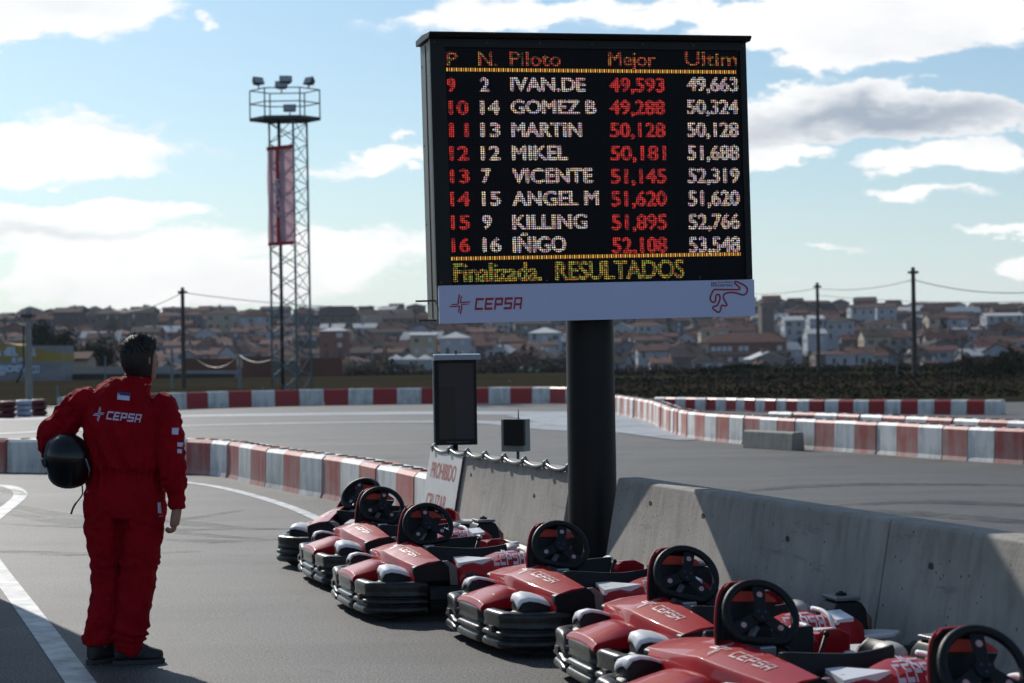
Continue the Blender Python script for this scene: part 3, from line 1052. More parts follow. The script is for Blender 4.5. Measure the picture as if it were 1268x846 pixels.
ribbon(mb, tp, .0125, -.0138, closed=True)
mb.build('circuit_emblem', 'logo_red', sb, mtx=BL)
mb = MB()
for px in (880.7, 883.2, 885.8):
    a, z1_ = bpx(px - .7, 349.4); b, z0_ = bpx(px + .7, 355.2)
    mb.add([(a, -.0138, z0_), (b, -.0138, z0_), (b, -.0138, z1_), (a, -.0138, z1_)], [(0, 1, 2, 3)])
a, z1_ = bpx(888, 352); b, z0_ = bpx(906.5, 355)
add_text(mb, 'KARTING', a, b, z0_, z1_, .01, -.0138)
a, z1_ = bpx(888, 348.6); b, z0_ = bpx(906.5, 350.6)
add_text(mb, 'GRAN PREMIO', a, b, z0_, z1_, .0, -.0138)
mb.build('lettering', 'logo_dark', sb, mtx=BL)

# ------------------------------------------------------------------ small display on the track side of the wall
def at_base(px, d): return Vector((X(px, d), d, 0))
D2 = 18.6
c0 = at(565, 552, D2)
e = empty('lap_display', (c0.x, c0.y, 0), R(4), 'narrow upright black display with a pale cap on a post behind the wall', 'display')
zl = at(565, 551, D2).z; zh = at(565, 446, D2).z; hw = (588.5 - 536.5) / 2 / F * D2
mb = MB(); mb.box((-hw, -.06, zl), (hw, .06, zh)); mb.build('housing', 'black_metal', e, bevel=.008)
mb = MB(); mb.box((-hw * .80, -.066, zl + .055), (hw * .86, -.058, zh - .03)); mb.build('screen', mat('grey_led', (.030, .026, .030), .5, var=.2, scale=60), e)
mb = MB(); mb.box((-hw * .80, -.069, zl + .055), (-hw * .02, -.064, zl + .055 + (zh - zl) * .62)); mb.build('dark_module', 'screen', e)
mb = MB(); add_text(mb, 'www.mylaps.com', -hw * .45, hw * .6, zl + .022, zl + .036, .0, -.0625); mb.build('lettering', mat('grey_print', (.2, .22, .28), .5), e)
mb = MB(); mb.prism([(-.10, zh), (-.10, zh + .05), (.07, zh + .058), (.07, zh)], 'x', -hw * 1.02, hw * 1.2); mb.build('cap', mat('cap_alu', (.24, .30, .38), .3, metal=.5), e, bevel=.004)
mb = MB(); mb.box((-hw - .014, -.05, zl + .02), (-hw + .001, .05, zh)); mb.build('side_rail', 'galv', e, bevel=.003)
mb = MB(); mb.tube([(-.01, 0, 0), (-.01, 0, zl)], .028, 10); mb.build('post', 'black_metal', e, smooth=True)
mb = MB(); mb.tube([(.01, 0, zh + .05), (.01, 0, zh + .09)], .01, 8); mb.build('aerial', 'galv_dark', e)

D3 = 17.6
c0 = at(640, 552, D3)
e = empty('timing_box', (c0.x, c0.y, 0), R(-28), 'small grey box with a black front and aerial on a post behind the wall', 'box')
zl = at(640, 559, D3).z; zh = at(640, 519, D3).z
mb = MB(); mb.box((-.12, -.07, zl), (.10, .07, zh)); mb.build('housing', mat('box_grey', (.22, .23, .23), .5), e, bevel=.006)
mb = MB(); mb.box((-.075, -.11, zl + .055), (.125, -.068, zh + .002)); mb.build('front_plate', 'black_metal', e, bevel=.004)
mb = MB(); mb.tube([(.01, 0, 0), (.01, 0, zl)], .014, 8); mb.build('post', 'galv', e, smooth=True)
mb = MB(); mb.tube([(.02, 0, zh), (.02, 0, zh + .085)], [.007, .003], 6); mb.build('aerial', 'galv_dark', e)

# ------------------------------------------------------------------ floodlight tower
DT = 82.0
tb = at(358, 486, DT)
tw = empty('floodlight_tower', (tb.x, tb.y, 0), 0, 'tall lattice steel tower with a railed platform and a red banner', 'tower')
s_ = DT / F
legs = [(-22 * s_, .35), (12 * s_, -.55), (26 * s_, .60)]
ztop = at(353, 150, DT).z
for (x, y) in legs:
    mb = MB(); mb.tube([(x, y, 0), (x * .96, y * .96, ztop)], .045, 8); mb.build('leg', 'tower_steel', tw, smooth=True)
mb = MB(); mb.tube([(-8 * s_, .05, 0), (-8 * s_, .05, ztop)], .07, 8); mb.build('cable_duct', 'galv_dark', tw, smooth=True)
nb = 13
for i in range(nb):
    za, zc = ztop * i / nb, ztop * (i + 1) / nb
    for (a, b) in ((0, 1), (1, 2), (2, 0)):
        pa, pb = legs[a], legs[b]
        for (q, r_) in (((*pa, za), (*pb, zc)), ((*pb, za), (*pa, zc))):
            mb = MB(); mb.tube([q, r_], .020, 4, caps=False)
            mb.build('cross_brace', 'tower_steel', tw)
for zz in (.33,):
    pass
mb = MB()
hexp = [(1.44 * math.cos(a), 1.05 * math.sin(a)) for a in [i * PI / 3 for i in range(6)]]
mb.prism(hexp, 'z', ztop, ztop + .14)
mb.build('platform', 'galv_dark', tw)
zr = at(353, 112, DT).z
for (x, y) in hexp:
    mb = MB(); mb.tube([(x, y, ztop), (x, y, zr)], .032, 6); mb.build('railing_post', 'galv_dark', tw)
for zz in (zr, (zr + ztop) / 2 + .08):
    mb = MB(); mb.tube([(x, y, zz) for x, y in hexp], .026, 6, closed=True); mb.build('rail', 'galv_dark', tw)
for (px, py, a, b) in ((320, 103, .5, 25), (350, 108, 0, 20), (355, 101.5, .1, 30), (385, 103, -.5, 25), (359, 135, 0, 12)):
    p = at(px, py, DT)
    mt = Matrix.Translation((p.x - tb.x, 0 if py > 120 else -.4, p.z)) @ Matrix.Rotation(a * 1.6, 4, 'Z') @ Matrix.Rotation(R(-b), 4, 'X')
    mb = MB()
    mb.prism([(-.26, -.16), (.26, -.16), (.26, .16), (-.26, .16)], 'y', -.12, .14, taper=.55)
    l = mb.build('floodlight', 'galv_dark', tw, mtx=mt)
    mb = MB(); mb.box((-.22, -.13, -.12), (.22, -.121, .12)); mb.build('lamp_glass', mat('lamp_glass', (.35, .38, .4), .2), l)
    mb = MB(); mb.tube([(0, .02, -.15), (0, .02, -.32 if py < 120 else -.5)], .03, 6); mb.build('mount', 'galv_dark', l)
# banner stretched on the front-left face
z1, z0 = at(348, 181, DT).z, at(350, 304, DT).z
pa, pb = Vector((*legs[0], 0)), Vector((*legs[1], 0))
nrm = Vector((pb - pa)).cross(Vector((0, 0, 1))).normalized()
if nrm.y > 0: nrm = -nrm
ff = (pb - pa)
m_, t_, b_ = new_mat('banner_cloth')
b_.inputs['Base Color'].default_value = (.42, .26, .31, 1)
b_.inputs['Roughness'].default_value = .8
tr_ = t_.nodes.new('ShaderNodeBsdfTranslucent'); tr_.inputs[0].default_value = (.80, .52, .58, 1)
ms_ = t_.nodes.new('ShaderNodeMixShader'); ms_.inputs[0].default_value = .45
t_.links.new(b_.outputs[0], ms_.inputs[1]); t_.links.new(tr_.outputs[0], ms_.inputs[2])
t_.links.new(ms_.outputs[0], t_.nodes['Material Output'].inputs[0])
M['banner_cloth'] = m_
M['banner_red'] = mat('banner_red', (.34, .012, .02), .7)
def bpt(u, z, o_=.06): 
    p = pa + ff * u + nrm * o_
    return (p.x, p.y, z)
mb = MB()
for i in range(8):
    for j in range(16):
        def Q(a, b): 
            u, z = -.02 + 1.04 * a / 8, z0 + (z1 - z0) * b / 16
            return bpt(u, z, .07 + .02 * math.sin(u * 9 + z * 3))
        mb.add([Q(i, j), Q(i + 1, j), Q(i + 1, j + 1), Q(i, j + 1)], [(0, 1, 2, 3)])
bn = mb.build('banner', 'banner_cloth', tw, smooth=True)
mb = MB()
for (ua, ub, za, zc) in ((-.02, 1.02, z1 - .16, z1), (-.02, 1.02, z0, z0 + .14), (.34, .48, z0 + .14, z1 - .16)):
    mb.add([bpt(ua, za, .10), bpt(ub, za, .10), bpt(ub, zc, .10), bpt(ua, zc, .10)], [(0, 1, 2, 3)])
mb.build('red_band', 'banner_red', bn)
mb = MB()
hb = .26
zc_ = at(350, 222, DT).z
add_cepsa(mb, 0, 0, hb, sub=0, mp=lambda x, z: bpt(.50 - z / ff.length * .95, at(350, 269, DT).z + x * .8, .13))
mb.build('lettering', mat('banner_print', (.55, .56, .66), .6), bn)

# ------------------------------------------------------------------ poles, wires, fence
def pole(px, py_top, d, r, m, label, name='utility_pole', cat='pole', group=None, base=None, cross=True, lean=0):
    p = at(px, 470, d)
    zt_ = at(px, py_top, d).z
    z0_ = terr(p.x, d) - .3
    e = empty(name, (p.x, d, z0_), 0, label, cat, group)
    mb = MB(); mb.tube([(0, 0, 0), (lean, 0, zt_ - z0_)], [r, r * .72], 12)
    mb.build('shaft', m, e, smooth=True, auto=50)
    if cross:
        mb = MB(); mb.box((-r * 1.6, -r * 2, zt_ - z0_ - .35), (r * 1.6, r * 2, zt_ - z0_ - .22)); mb.build('insulator_bracket', 'galv_dark', e)
    return Vector((p.x, d, zt_)), e
tA, _e = pole(1133, 331, 112, .155, 'wood_pole', 'tallest dark wooden pole, standing at right against the hillside')
tB, _e = pole(1014, 350, 140, .15, 'wood_pole', 'thinner dark wooden pole left of the tallest pole at right')
tC, _e = pole(227.5, 356, 118, .15, 'wood_pole', 'dark wooden pole between the driver and the lattice tower')
pC, pe = pole(36, 382, 75, .145, 'conc_pole', 'thick pale concrete pole standing at the far left')
mb = MB(); hz = pC.z
mb.tube([(-.12, -.20, hz - .3), (-.15, -.2, hz * .66), (-.13, -.2, hz * .52), (-.26, -.3, hz * .40), (-.42, -.25, hz * .33)], .035, 6)
mb.build('cable', 'cable', pe, smooth=True)
def wire(a, b, sag, label, r=.014):
    mb = MB()
    mb.tube([(a * (1 - t) + b * t) - Vector((0, 0, sag * 4 * t * (1 - t))) for t in [i / 14 for i in range(15)]], r, 4)
    return tag(mb.build('overhead_wire', 'cable', smooth=True), label, 'wire', 'overhead wires')
wire(tA - Vector((0, 0, .7)), at(1330, 356, 105), .5, 'upper wire running right from the tallest pole', .022)
wire(tB - Vector((0, 0, .4)), tA - Vector((0, 0, .7)), .3, 'wire strung between the two wooden poles at right', .022)
wire(tB - Vector((0, 0, .4)), at(900, 361, 175), .3, 'wire running left from the thinner right pole behind the board', .022)
wire(tB - Vector((0, 0, .9)), at(1330, 371, 120), .3, 'thin lower wire running right under the upper wire', .015)
wire(tC - Vector((0, 0, .3)), at(140, 384, 190), .5, 'wire dropping left from the pole beside the tower', .03)
wire(tC - Vector((0, 0, .3)), at(545, 377, 160), .5, 'wire running right from the pole beside the tower towards the board', .022)
# slack lower cable between short posts
tD, _e = pole(297, 440, 112, .10, 'galv', 'short grey post carrying a slack cable left of the tower', cross=False)
tE, _e = pole(213, 432, 116, .09, 'galv', 'short grey post just left of the wooden pole by the driver', cross=False)
wire(at(228, 427, 117.5), tD, 1.0, 'slack pale cable hanging between pole and short post', .03)
wire(tD, at(338, 444, 104), .3, 'slack pale cable from the short post to the tower', .025)
pole(325, 478, 90, .03, 'galv', 'thin low fence post in the grass', cross=False, name='fence_post', cat='post')
for (px, py, d, lab) in ((71, 478, 84, 'thin pale stake in the grass beside the concrete pole'), (130.5, 441, 120, 'thin grey post in front of the round dark tree'),
                         (793, 465, 120, 'thin grey post right of the pillar'), (901, 466, 118, 'slim post left of the dark bushes'), (916, 468, 118, 'slim post in front of the dark bushes'),
                         (1111, 452, 115, 'slim grey post left of the tallest pole'), (1205, 455, 115, 'slim grey post right of the tallest pole'), (1022, 462, 118, 'slim grey post right of the thinner wooden pole'),
                         (631, 470, 120, 'slim post above the far barrier left of the pillar')):
    pole(px, py, d, .055, 'galv', lab, name='fence_post', cat='post', cross=False)
# ------------------------------------------------------------------ the town on the hill
def wallmat(name, cols):
    m, t, b = new_mat(name)
    oi = t.nodes.new('ShaderNodeObjectInfo')
    r = t.nodes.new('ShaderNodeValToRGB')
    r.color_ramp.interpolation = 'CONSTANT'
    e = r.color_ramp.elements
    while len(e) < len(cols): e.new(.5)
    for i, c in enumerate(cols):
        e[i].position = i / len(cols); e[i].color = (*c, 1)
    t.links.new(oi.outputs['Random'], r.inputs[0])
    tcn = t.nodes.new('ShaderNodeTexCoord')
    c = mixc(t, 1.0, r.outputs[0], ramp(t, noise_n(t, tcn.outputs['Object'], .35, 5), [(.3, (.78, .78, .78)), (.7, (1.12, 1.12, 1.12))]), 'MULTIPLY')
    t.links.new(c, b.inputs['Base Color'])
    b.inputs['Roughness'].default_value = .9
    return m
M['plaster'] = wallmat('plaster', [(.26, .27, .30), (.14, .12, .12), (.20, .19, .18), (.36, .38, .43), (.11, .075, .07), (.22, .19, .165), (.16, .165, .19), (.30, .31, .34), (.12, .12, .135)])
M['plaster_white'] = mat('plaster_white', (.37, .39, .43), .9, var=.08, scale=.4)
M['brick_far'] = mat('brick_far', (.20, .085, .06), .9, var=.15, scale=.5)
M['plaster_cream'] = mat('plaster_cream', (.40, .34, .25), .9, var=.1, scale=.5)
M['stone_brown'] = mat('stone_brown', (.15, .12, .10), .9, var=.2, scale=.6)
M['roof_tile'] = mat('roof_tile', (.105, .037, .028), .9, var2=(.06, .028, .023), scale=.5, objvar=.7, spec=.15)
M['roof_dark'] = mat('roof_dark', (.045, .035, .033), .9, var=.2, scale=.5, objvar=.6, spec=.15)
M['roof_pale'] = mat('roof_pale', (.36, .38, .40), .8, var=.1, scale=.5, objvar=.3)
M['window_dark'] = mat('window_dark', (.02, .024, .03), .25)
M['shutter'] = mat('shutter', (.50, .52, .58), .7)

def house_meshes(w, dp, h, rh, wall, roof, nw, ns, hip=False, stripes=True):
    mb = MB()
    mb.prism([(-dp / 2, 0), (dp / 2, 0), (dp / 2, h), (0, h + (rh * .98 if not hip else 0.001)), (-dp / 2, h)], 'x', -w / 2, w / 2)
    wl_ = mb.mesh('wall', wall)
    mb = MB()
    e = .45
    if hip:
        z = h
        A = [(-w / 2 - e, -dp / 2 - e, z), (w / 2 + e, -dp / 2 - e, z), (w / 2 + e, dp / 2 + e, z), (-w / 2 - e, dp / 2 + e, z)]
        rl = max(.1, w / 2 - dp / 2)
        mb.add(A + [(-rl, 0, z + rh), (rl, 0, z + rh)], [(3, 2, 1, 0), (0, 1, 5, 4), (1, 2, 5), (2, 3, 4, 5), (3, 0, 4)])
    else:
        sl_ = rh / (dp / 2)
        mb.prism([(-dp / 2 - e, h - sl_ * e), (0, h + rh), (dp / 2 + e, h - sl_ * e), (dp / 2 + e, h - sl_ * e + .22), (0, h + rh + .22), (-dp / 2 - e, h - sl_ * e + .22)], 'x', -w / 2 - e * .6, w / 2 + e * .6)
    rf = mb.mesh('roof', roof)
    mb = MB()
    ns = max(ns, int(h / 2.7))
    st = h / ns
    for s in range(ns):
        for i in range(nw):
            x = -w / 2 + (i + .5) * w / nw + rnd.uniform(-.2, .2)
            if rnd.random() < .15: continue
            z = st * s + st * .32
            ww, hh = rnd.choice([(1.0, 1.3), (1.2, 1.2), (.9, 1.9), (1.7, 1.3)])
            m = 0 if rnd.random() < .7 else 1
            mb.box((x - ww / 2, -dp / 2 - .06, z), (x + ww / 2, -dp / 2 + .02, z + hh), m=m)
        for y in (-dp / 5, dp / 5):
            for sg in (-1, 1):
                mb.box((sg * w / 2 - .06, y - .5, st * s + st * .32), (sg * w / 2 + .06, y + .5, st * s + st * .32 + 1.2), m=0)
    wn = mb.mesh('window', ['window_dark', 'shutter'])
    mb = MB()
    cx = w * rnd.uniform(-.3, .3)
    mb.box((cx - .35, .5, h + rh * .4), (cx + .35, 1.3, h + rh + .9)); mb.box((cx - .45, .4, h + rh + .9), (cx + .45, 1.4, h + rh + 1.05))
    ch = mb.mesh('chimney', 'stone_brown')
    return wl_, rf, wn, ch
def place_house(ms, x, y, rz, label, group, name='house', z=None, cat='house', chimney=True):
    e = empty(name, (x, y, (terr(x, y) - 1.0) if z is None else z), rz, label, cat, group)
    link('wall', ms[0], e)
    r = link('roof', ms[1], e)
    w_ = link('window', ms[2], e)
    w_['kind'] = 'stuff'
    if chimney: link('chimney', ms[3], r)
    return e
VAR = []
for i in range(26):
    w_ = rnd.uniform(6, 10.5) if i % 4 else rnd.uniform(12, 18)
    h_ = rnd.choice([3.2, 4.8, 5.4, 5.8, 6.6])
    wall = rnd.choice(['plaster'] * 5 + ['plaster_white', 'plaster_white', 'brick_far'])
    roof = rnd.choice(['roof_tile'] * 6 + ['roof_dark'] * 3 + ['roof_pale'])
    VAR.append((house_meshes(w_, rnd.uniform(6.5, 9), h_, rnd.uniform(1.2, 2.2), wall, roof, max(2, int(w_ / 2.4)), 1 if h_ < 4 else 2, hip=rnd.random() < .3), w_, wall, roof, h_))
WN = {'plaster': 'plastered', 'plaster_white': 'white', 'brick_far': 'brick'}
RN = {'roof_tile': 'brown tiled roof', 'roof_dark': 'dark roof', 'roof_pale': 'pale roof'}
used = []      # keep-clear boxes in view (a = x / y, y0, y1)
special = []
def sp(px0, px1, py_top, py_bot, d, kind, label, name='house', cat='house', rz=0.0, dp=10, group=None):
    """a building one can pick out: its place and size follow from its distance"""
    a, b = at(px0, py_bot, d), at(px1, py_bot, d)
    zt_ = at((px0 + px1) / 2, py_top, d).z
    zb_ = at((px0 + px1) / 2, py_bot, d).z
    w = b.x - a.x
    wall, roof, ns, rf, hip = kind
    hgt = zt_ - zb_
    rh = hgt * rf
    drop = max(0, zb_ - terr((a.x + b.x) / 2, d)) + 1.0
    ms = house_meshes(w, dp, hgt - rh + drop, rh, wall, roof, max(2, int(w / 3)), ns, hip)
    used.append((a.x / d, b.x / d, d))
    return place_house(ms, (a.x + b.x) / 2, d + dp / 2, rz, label, group, name, zb_ - drop, cat, chimney=name == 'house')
W_, C_, B_, P_, S_ = 'plaster_white', 'plaster_cream', 'brick_far', 'plaster', 'stone_brown'
T_, D_, L_ = 'roof_tile', 'roof_dark', 'roof_pale'
sp(255, 296, 380, 398, 800, (C_, D_, 1, .5, True), 'cream hipped house on the ridge left of the tower', dp=12)
sp(296, 336, 383, 402, 790, (P_, T_, 1, .5, True), 'house with spreading brown roof on the ridge beside the tower')
sp(160, 190, 380, 402, 780, (S_, D_, 2, .35, False), 'dark gabled house standing out on the left ridge')
sp(118, 150, 381, 396, 800, (S_, D_, 1, .5, True), 'low dark roofed house on the left ridge', dp=14)
sp(66, 100, 381, 396, 800, (P_, D_, 1, .4, False), 'pale fronted house on the ridge above the round trees')
sp(395, 440, 381, 399, 820, (S_, D_, 1, .55, False), 'long dark roofed house on the ridge right of the tower')
sp(446, 472, 381, 398, 810, (C_, D_, 1, .45, True), 'house with rounded dark roof on the ridge right of the tower')
sp(474, 512, 387, 402, 790, (S_, D_, 1, .5, False), 'brown house with dark roof below the ridge left of the board')
sp(508, 540, 413, 425, 560, (C_, L_, 1, .2, False), 'small cream barn with flat pale front left of the board foot', 'barn', 'barn')
sp(545, 583, 411, 428, 560, (W_, L_, 1, .45, True), 'white barn with rounded roof under the left end of the board', 'barn', 'barn')
for i, (a, b) in enumerate(((481, 498), (497, 515), (517, 535))):
    sp(a, b, 439, 457, 500, (W_, L_, 1, .35, True), ('leftmost', 'middle', 'rightmost')[i] + ' of the three small white sheds in the hollow', 'shed', 'shed', dp=6)
sp(396, 430, 404, 441, 560, (B_, L_, 1, .16, True), 'brick house with pale hipped roof right of the tower', dp=12)
sp(612, 632, 428, 455, 520, (W_, L_, 1, .35, False), 'white gable end just left of the black pillar', rz=.9, dp=8)
sp(632, 668, 426, 452, 530, (C_, T_, 2, .3, False), 'cream building with brown roof behind the black pillar', 'building', 'building')
sp(655, 695, 405, 421, 600, (W_, L_, 1, .45, True), 'large white round roofed hall left of the black pillar', 'hall', 'hall', dp=16)
sp(672, 690, 423, 440, 545, (W_, T_, 2, .3, False), 'small white house against the left side of the black pillar')
sp(790, 832, 427, 444, 530, (W_, T_, 1, .45, False), 'long white house with brown roof right of the pillar')
sp(806, 832, 444, 465, 500, (W_, T_, 2, .3, False), 'white two storey house low on the slope right of the pillar')
sp(832, 872, 430, 466, 515, (S_, D_, 2, .35, False), 'dark brown stone house beside the brick flats')
sp(868, 903, 403, 422, 620, (C_, T_, 2, .3, True), 'cream house above the brick flats')
sp(905, 936, 403, 421, 620, (W_, T_, 2, .4, False), 'white house with a steep brown roof above the brick flats')
sp(972, 996, 392, 417, 640, (W_, L_, 1, .2, False), 'tall pale block right of the church tower', 'building', 'building')
sp(1003, 1021, 391, 412, 650, (W_, L_, 2, .2, False), 'narrow white house behind the thinner wooden pole')
sp(1023, 1058, 392, 413, 650, (W_, D_, 1, .3, True), 'large white hall between the two wooden poles', 'hall', 'hall')
sp(1000, 1024, 408, 424, 600, (W_, L_, 1, .35, False), 'white gabled shed in front of the hall between the poles', 'shed', 'shed')
sp(1054, 1084, 379, 391, 760, (W_, D_, 2, .2, False), 'white two storey row near the ridge left of the tallest pole')
sp(1086, 1110, 378, 391, 770, (W_, D_, 2, .2, False), 'white house near the ridge beside the tallest pole')
sp(1064, 1100, 436, 453, 520, (W_, T_, 1, .35, False), 'white house with a broad gable left of the tallest pole')
sp(1010, 1052, 436, 455, 520, (S_, D_, 2, .2, False), 'grey block with a flat dark roof between the poles', 'building', 'building')
sp(1098, 1104, 404, 410, 620, (C_, T_, 1, .3, False), 'ochre house with yellow front between the poles') if False else sp(1070, 1104, 408, 424, 600, (C_, D_, 1, .55, False), 'ochre fronted house between the poles')
sp(1150, 1173, 389, 402, 700, (C_, T_, 1, .4, False), 'cream gabled house right of the tallest pole')
sp(1146, 1165, 447, 468, 500, (W_, T_, 2, .2, False), 'small pale blue white house right of the tallest pole')
sp(1203, 1219, 431, 447, 545, (W_, T_, 2, .2, False), 'white gable at the end of a brick row near the right edge', rz=.7)
sp(1217, 1255, 429, 446, 550, (B_, T_, 2, .3, False), 'brick row house near the right edge')
sp(1222, 1268, 388, 399, 720, (W_, L_, 1, .3, False), 'long pale building near the ridge at the right edge', 'building', 'building')
sp(1165, 1200, 391, 404, 700, (P_, T_, 2, .3, False), 'plastered house high on the slope near the right edge')
# brick flats with three rows of windows that can be counted
d = 548.0
a, b = at(872, 468, d), at(976, 466, d)
zt_, zb_ = at(924, 424, d).z, min(at(924, 468, d).z, terr(20, d)) - .5
fl = empty('apartment_block', ((a.x + b.x) / 2, d + 6, zb_), R(-3), 'long red brick block of flats with rows of pale window shutters', 'block of flats')
wd, hh = b.x - a.x, zt_ - zb_
mb = MB(); mb.box((-wd / 2, -6, 0), (wd / 2, 6, hh)); mb.build('wall', B_, fl)
mb = MB(); mb.add([(-wd / 2 - .8, -6.8, hh), (wd / 2 + .8, -6.8, hh), (wd / 2 + .8, 6.8, hh), (-wd / 2 - .8, 6.8, hh), (-wd / 2 + 4, 0, hh + 2.6), (wd / 2 - 4, 0, hh + 2.6)], [(3, 2, 1, 0), (0, 1, 5, 4), (1, 2, 5), (2, 3, 4, 5), (3, 0, 4)])
mb.build('roof', T_, fl)
mb = MB(); mb.box((-wd / 2 - .1, -6.1, 0), (-wd / 2 + 1.8, -5.7, hh - .1)); mb.build('end_strip', C_, fl)
mb = MB(); mb.box((-.6, -.07, -.65), (.6, .05, .65)); wme = mb.mesh('window', 'shutter')
mb = MB(); mb.box((-.6, -.07, -.65), (.6, .05, .65)); wmd = mb.mesh('window', 'window_dark')
for r_ in range(3):
    for i in range(13):
        if rnd.random() < .12: continue
        o = link('window', wme if rnd.random() < .75 else wmd, fl)
        o.location = (-wd / 2 + 3 + i * (wd - 5) / 12, -6.02, hh - 1.7 - r_ * 3.0)
for r_ in range(3):
    mb = MB(); mb.box((-wd / 2 + 1.9, -6.12, hh - 3.05 - r_ * 3.0), (wd / 2, -6.0, hh - 2.85 - r_ * 3.0)); mb.build('floor_band', C_, fl)
used.append((a.x / d, b.x / d, d))
# church tower
d = 700.0
p = at(949, 402, d)
ct = empty('church_tower', (p.x, d, terr(p.x, d) - 1), R(8), 'square brown stone church tower under the right end of the board', 'church tower')
hh = at(949, 377, d).z - (terr(p.x, d) - 1)
mb = MB(); mb.box((-2.3, -2.3, 0), (2.3, 2.3, hh)); mb.build('tower_wall', S_, ct)
mb = MB(); mb.box((-2.55, -2.55, hh), (2.55, 2.55, hh + .5)); mb.build('cornice', S_, ct)
mb = MB(); mb.add([(-2.5, -2.5, hh + .5), (2.5, -2.5, hh + .5), (2.5, 2.5, hh + .5), (-2.5, 2.5, hh + .5), (0, 0, hh + 1.6)], [(0, 1, 4), (1, 2, 4), (2, 3, 4), (3, 0, 4), (3, 2, 1, 0)]); mb.build('roof', T_, ct)
for x in (-1.1, 1.1):
    mb = MB(); mb.box((x - .45, -2.36, hh - 3.2), (x + .45, -2.2, hh - 1.2)); mb.build('bell_opening', 'window_dark', ct)
used.append((X(940, d) / d, X(958, d) / d, d))
# rows of ordinary houses
cnt = 0
mass = MB()
rowsd = [476, 492, 508, 525, 542, 560, 578, 597, 616, 636, 657, 679, 702, 726, 751, 777, 804, 832, 861, 891, 922, 950]
for ri, d in enumerate(rowsd):
    a = -.285 + rnd.uniform(0, .01)
    if d < 520: a = -.285
    while a < .285:
        ms, w, wall, roof, hgt = rnd.choice(VAR)
        aw = (w + 2.5) / d
        ok = True
        for (u0, u1, dd) in used:
            if a < u1 + .002 and a + aw > u0 - .002 and -30 < d - dd < 14:
                ok = False
        if d < 520 and (a < -.02):
            ok = ok and rnd.random() < .35
        if d < 500 and a > .13: ok = ok and rnd.random() < .5
        if ok and rnd.random() < .90:
            x = (a + aw / 2) * d
            band = 'low down' if d < 600 else 'midway up' if d < 780 else 'near the ridge'
            side = 'left of the tower' if a < -.12 else 'left of the pillar' if a < .03 else 'right of the pillar' if a < .15 else 'by the wooden poles'
            if cnt >= 285:      # past the first few hundred: one mass of roofs and fronts
                yy = d + rnd.uniform(-5, 5)
                mt = Matrix.Translation((x, yy, terr(x, yy) - 1)) @ Matrix.Rotation(rnd.choice([0, 0, .4, -.4, 1.57]) + rnd.uniform(-.1, .1), 4, 'Z')
                wi = 0 if wall == 'brick_far' else rnd.choice([1, 2, 3, 4, 5, 6])
                ri = {'roof_tile': rnd.choice([7, 8]), 'roof_dark': 9, 'roof_pale': 10}[roof]
                for me_, mi_ in ((ms[0], wi), (ms[1], ri), (ms[2], 11)):
                    mass.add([mt @ v.co for v in me_.vertices], [tuple(p.vertices) for p in me_.polygons], mi_)
                a += aw * rnd.uniform(.9, 1.15)
                continue
            place_house(ms, x, d + rnd.uniform(-6, 6), rnd.choice([0, 0, 0, .3, -.3, .8, 1.57]) + rnd.uniform(-.12, .12), f"{'low' if hgt < 5 else 'two storey' if hgt < 6 else 'tall'} {'long ' if w > 12 else ''}{WN[wall]} house with {RN[roof]} {band}, {side}", 'ordinary houses on the hillside')
            cnt += 1
        a += aw * rnd.uniform(.9, 1.15)

for k_, c_ in (('w1', (.26, .27, .30)), ('w2', (.14, .12, .12)), ('w3', (.20, .19, .18)), ('w4', (.36, .38, .43)), ('w5', (.22, .19, .165)), ('w6', (.16, .165, .19)), ('r1', (.10, .036, .028)), ('r2', (.065, .030, .025))):
    M[k_] = mat('far_' + ('wall' if k_[0] == 'w' else 'roof'), c_, .9, var=.15, scale=.4, spec=.1)
tag(mass.build('far_houses', [B_, 'w1', 'w2', 'w3', 'w4', 'w5', 'w6', 'r1', 'r2', 'roof_dark', 'roof_pale', 'window_dark']), kind='stuff')

# garden walls and sheds at the edge of the field
def fwall(px0, px1, py0, py1, d, m, label, name='field_wall', cat='wall', th=.3, slope=None):
    a, b = at(px0, py1, d), at(px1, py1, d)
    z1, z0 = at(px0, py0, d).z, at(px0, py1, d).z
    z1b = at(px1, slope if slope else py0 , d).z
    zb_ = at(px1, py1, d).z
    mb = MB()
    zz = min(z0, zb_, terr((a.x + b.x) / 2, d)) - .5
    mb.prism([(0, zz), (b.x - a.x, zz), (b.x - a.x, z1b), (0, z1)], 'y', 0, th)
    o = mb.build(name, m)
    o.location = (a.x, d, 0)
    return tag(o, label, cat)
M['wall_grey'] = worn('wall_grey', (.27, .27, .28), (.14, .14, .15), .5, .9, (.3, .3, 1))
M['wall_yellow'] = mat('wall_yellow', (.36, .25, .055), .9, var=.15, scale=.4)
M['brick_wall'] = mat('brick_wall', (.20, .07, .04), .9, var2=(.10, .05, .04), scale=.25)
M['green_bank'] = mat('green_bank', (.03, .04, .03), .95, var=.3, scale=1)
gw = fwall(-30, 76, 428, 467, 205, 'wall_grey', 'gable wall at the left edge with yellow paint and white graffiti letters', 'graffiti_wall', th=6)
M_wall = gw
o_ = gw.location
def wl_pt(px, py): 
    p = at(px, py, 205)
    return p.x - o_[0], p.z
mb = MB()
pts = [wl_pt(-30, 425), wl_pt(10, 425.5), wl_pt(76, 437.5), wl_pt(76, 447.5), wl_pt(-30, 447.5)]
mb.prism(pts[::-1], 'y', -.03, 6.01)
mb.build('yellow_gable', 'wall_yellow', gw)
mb = MB()
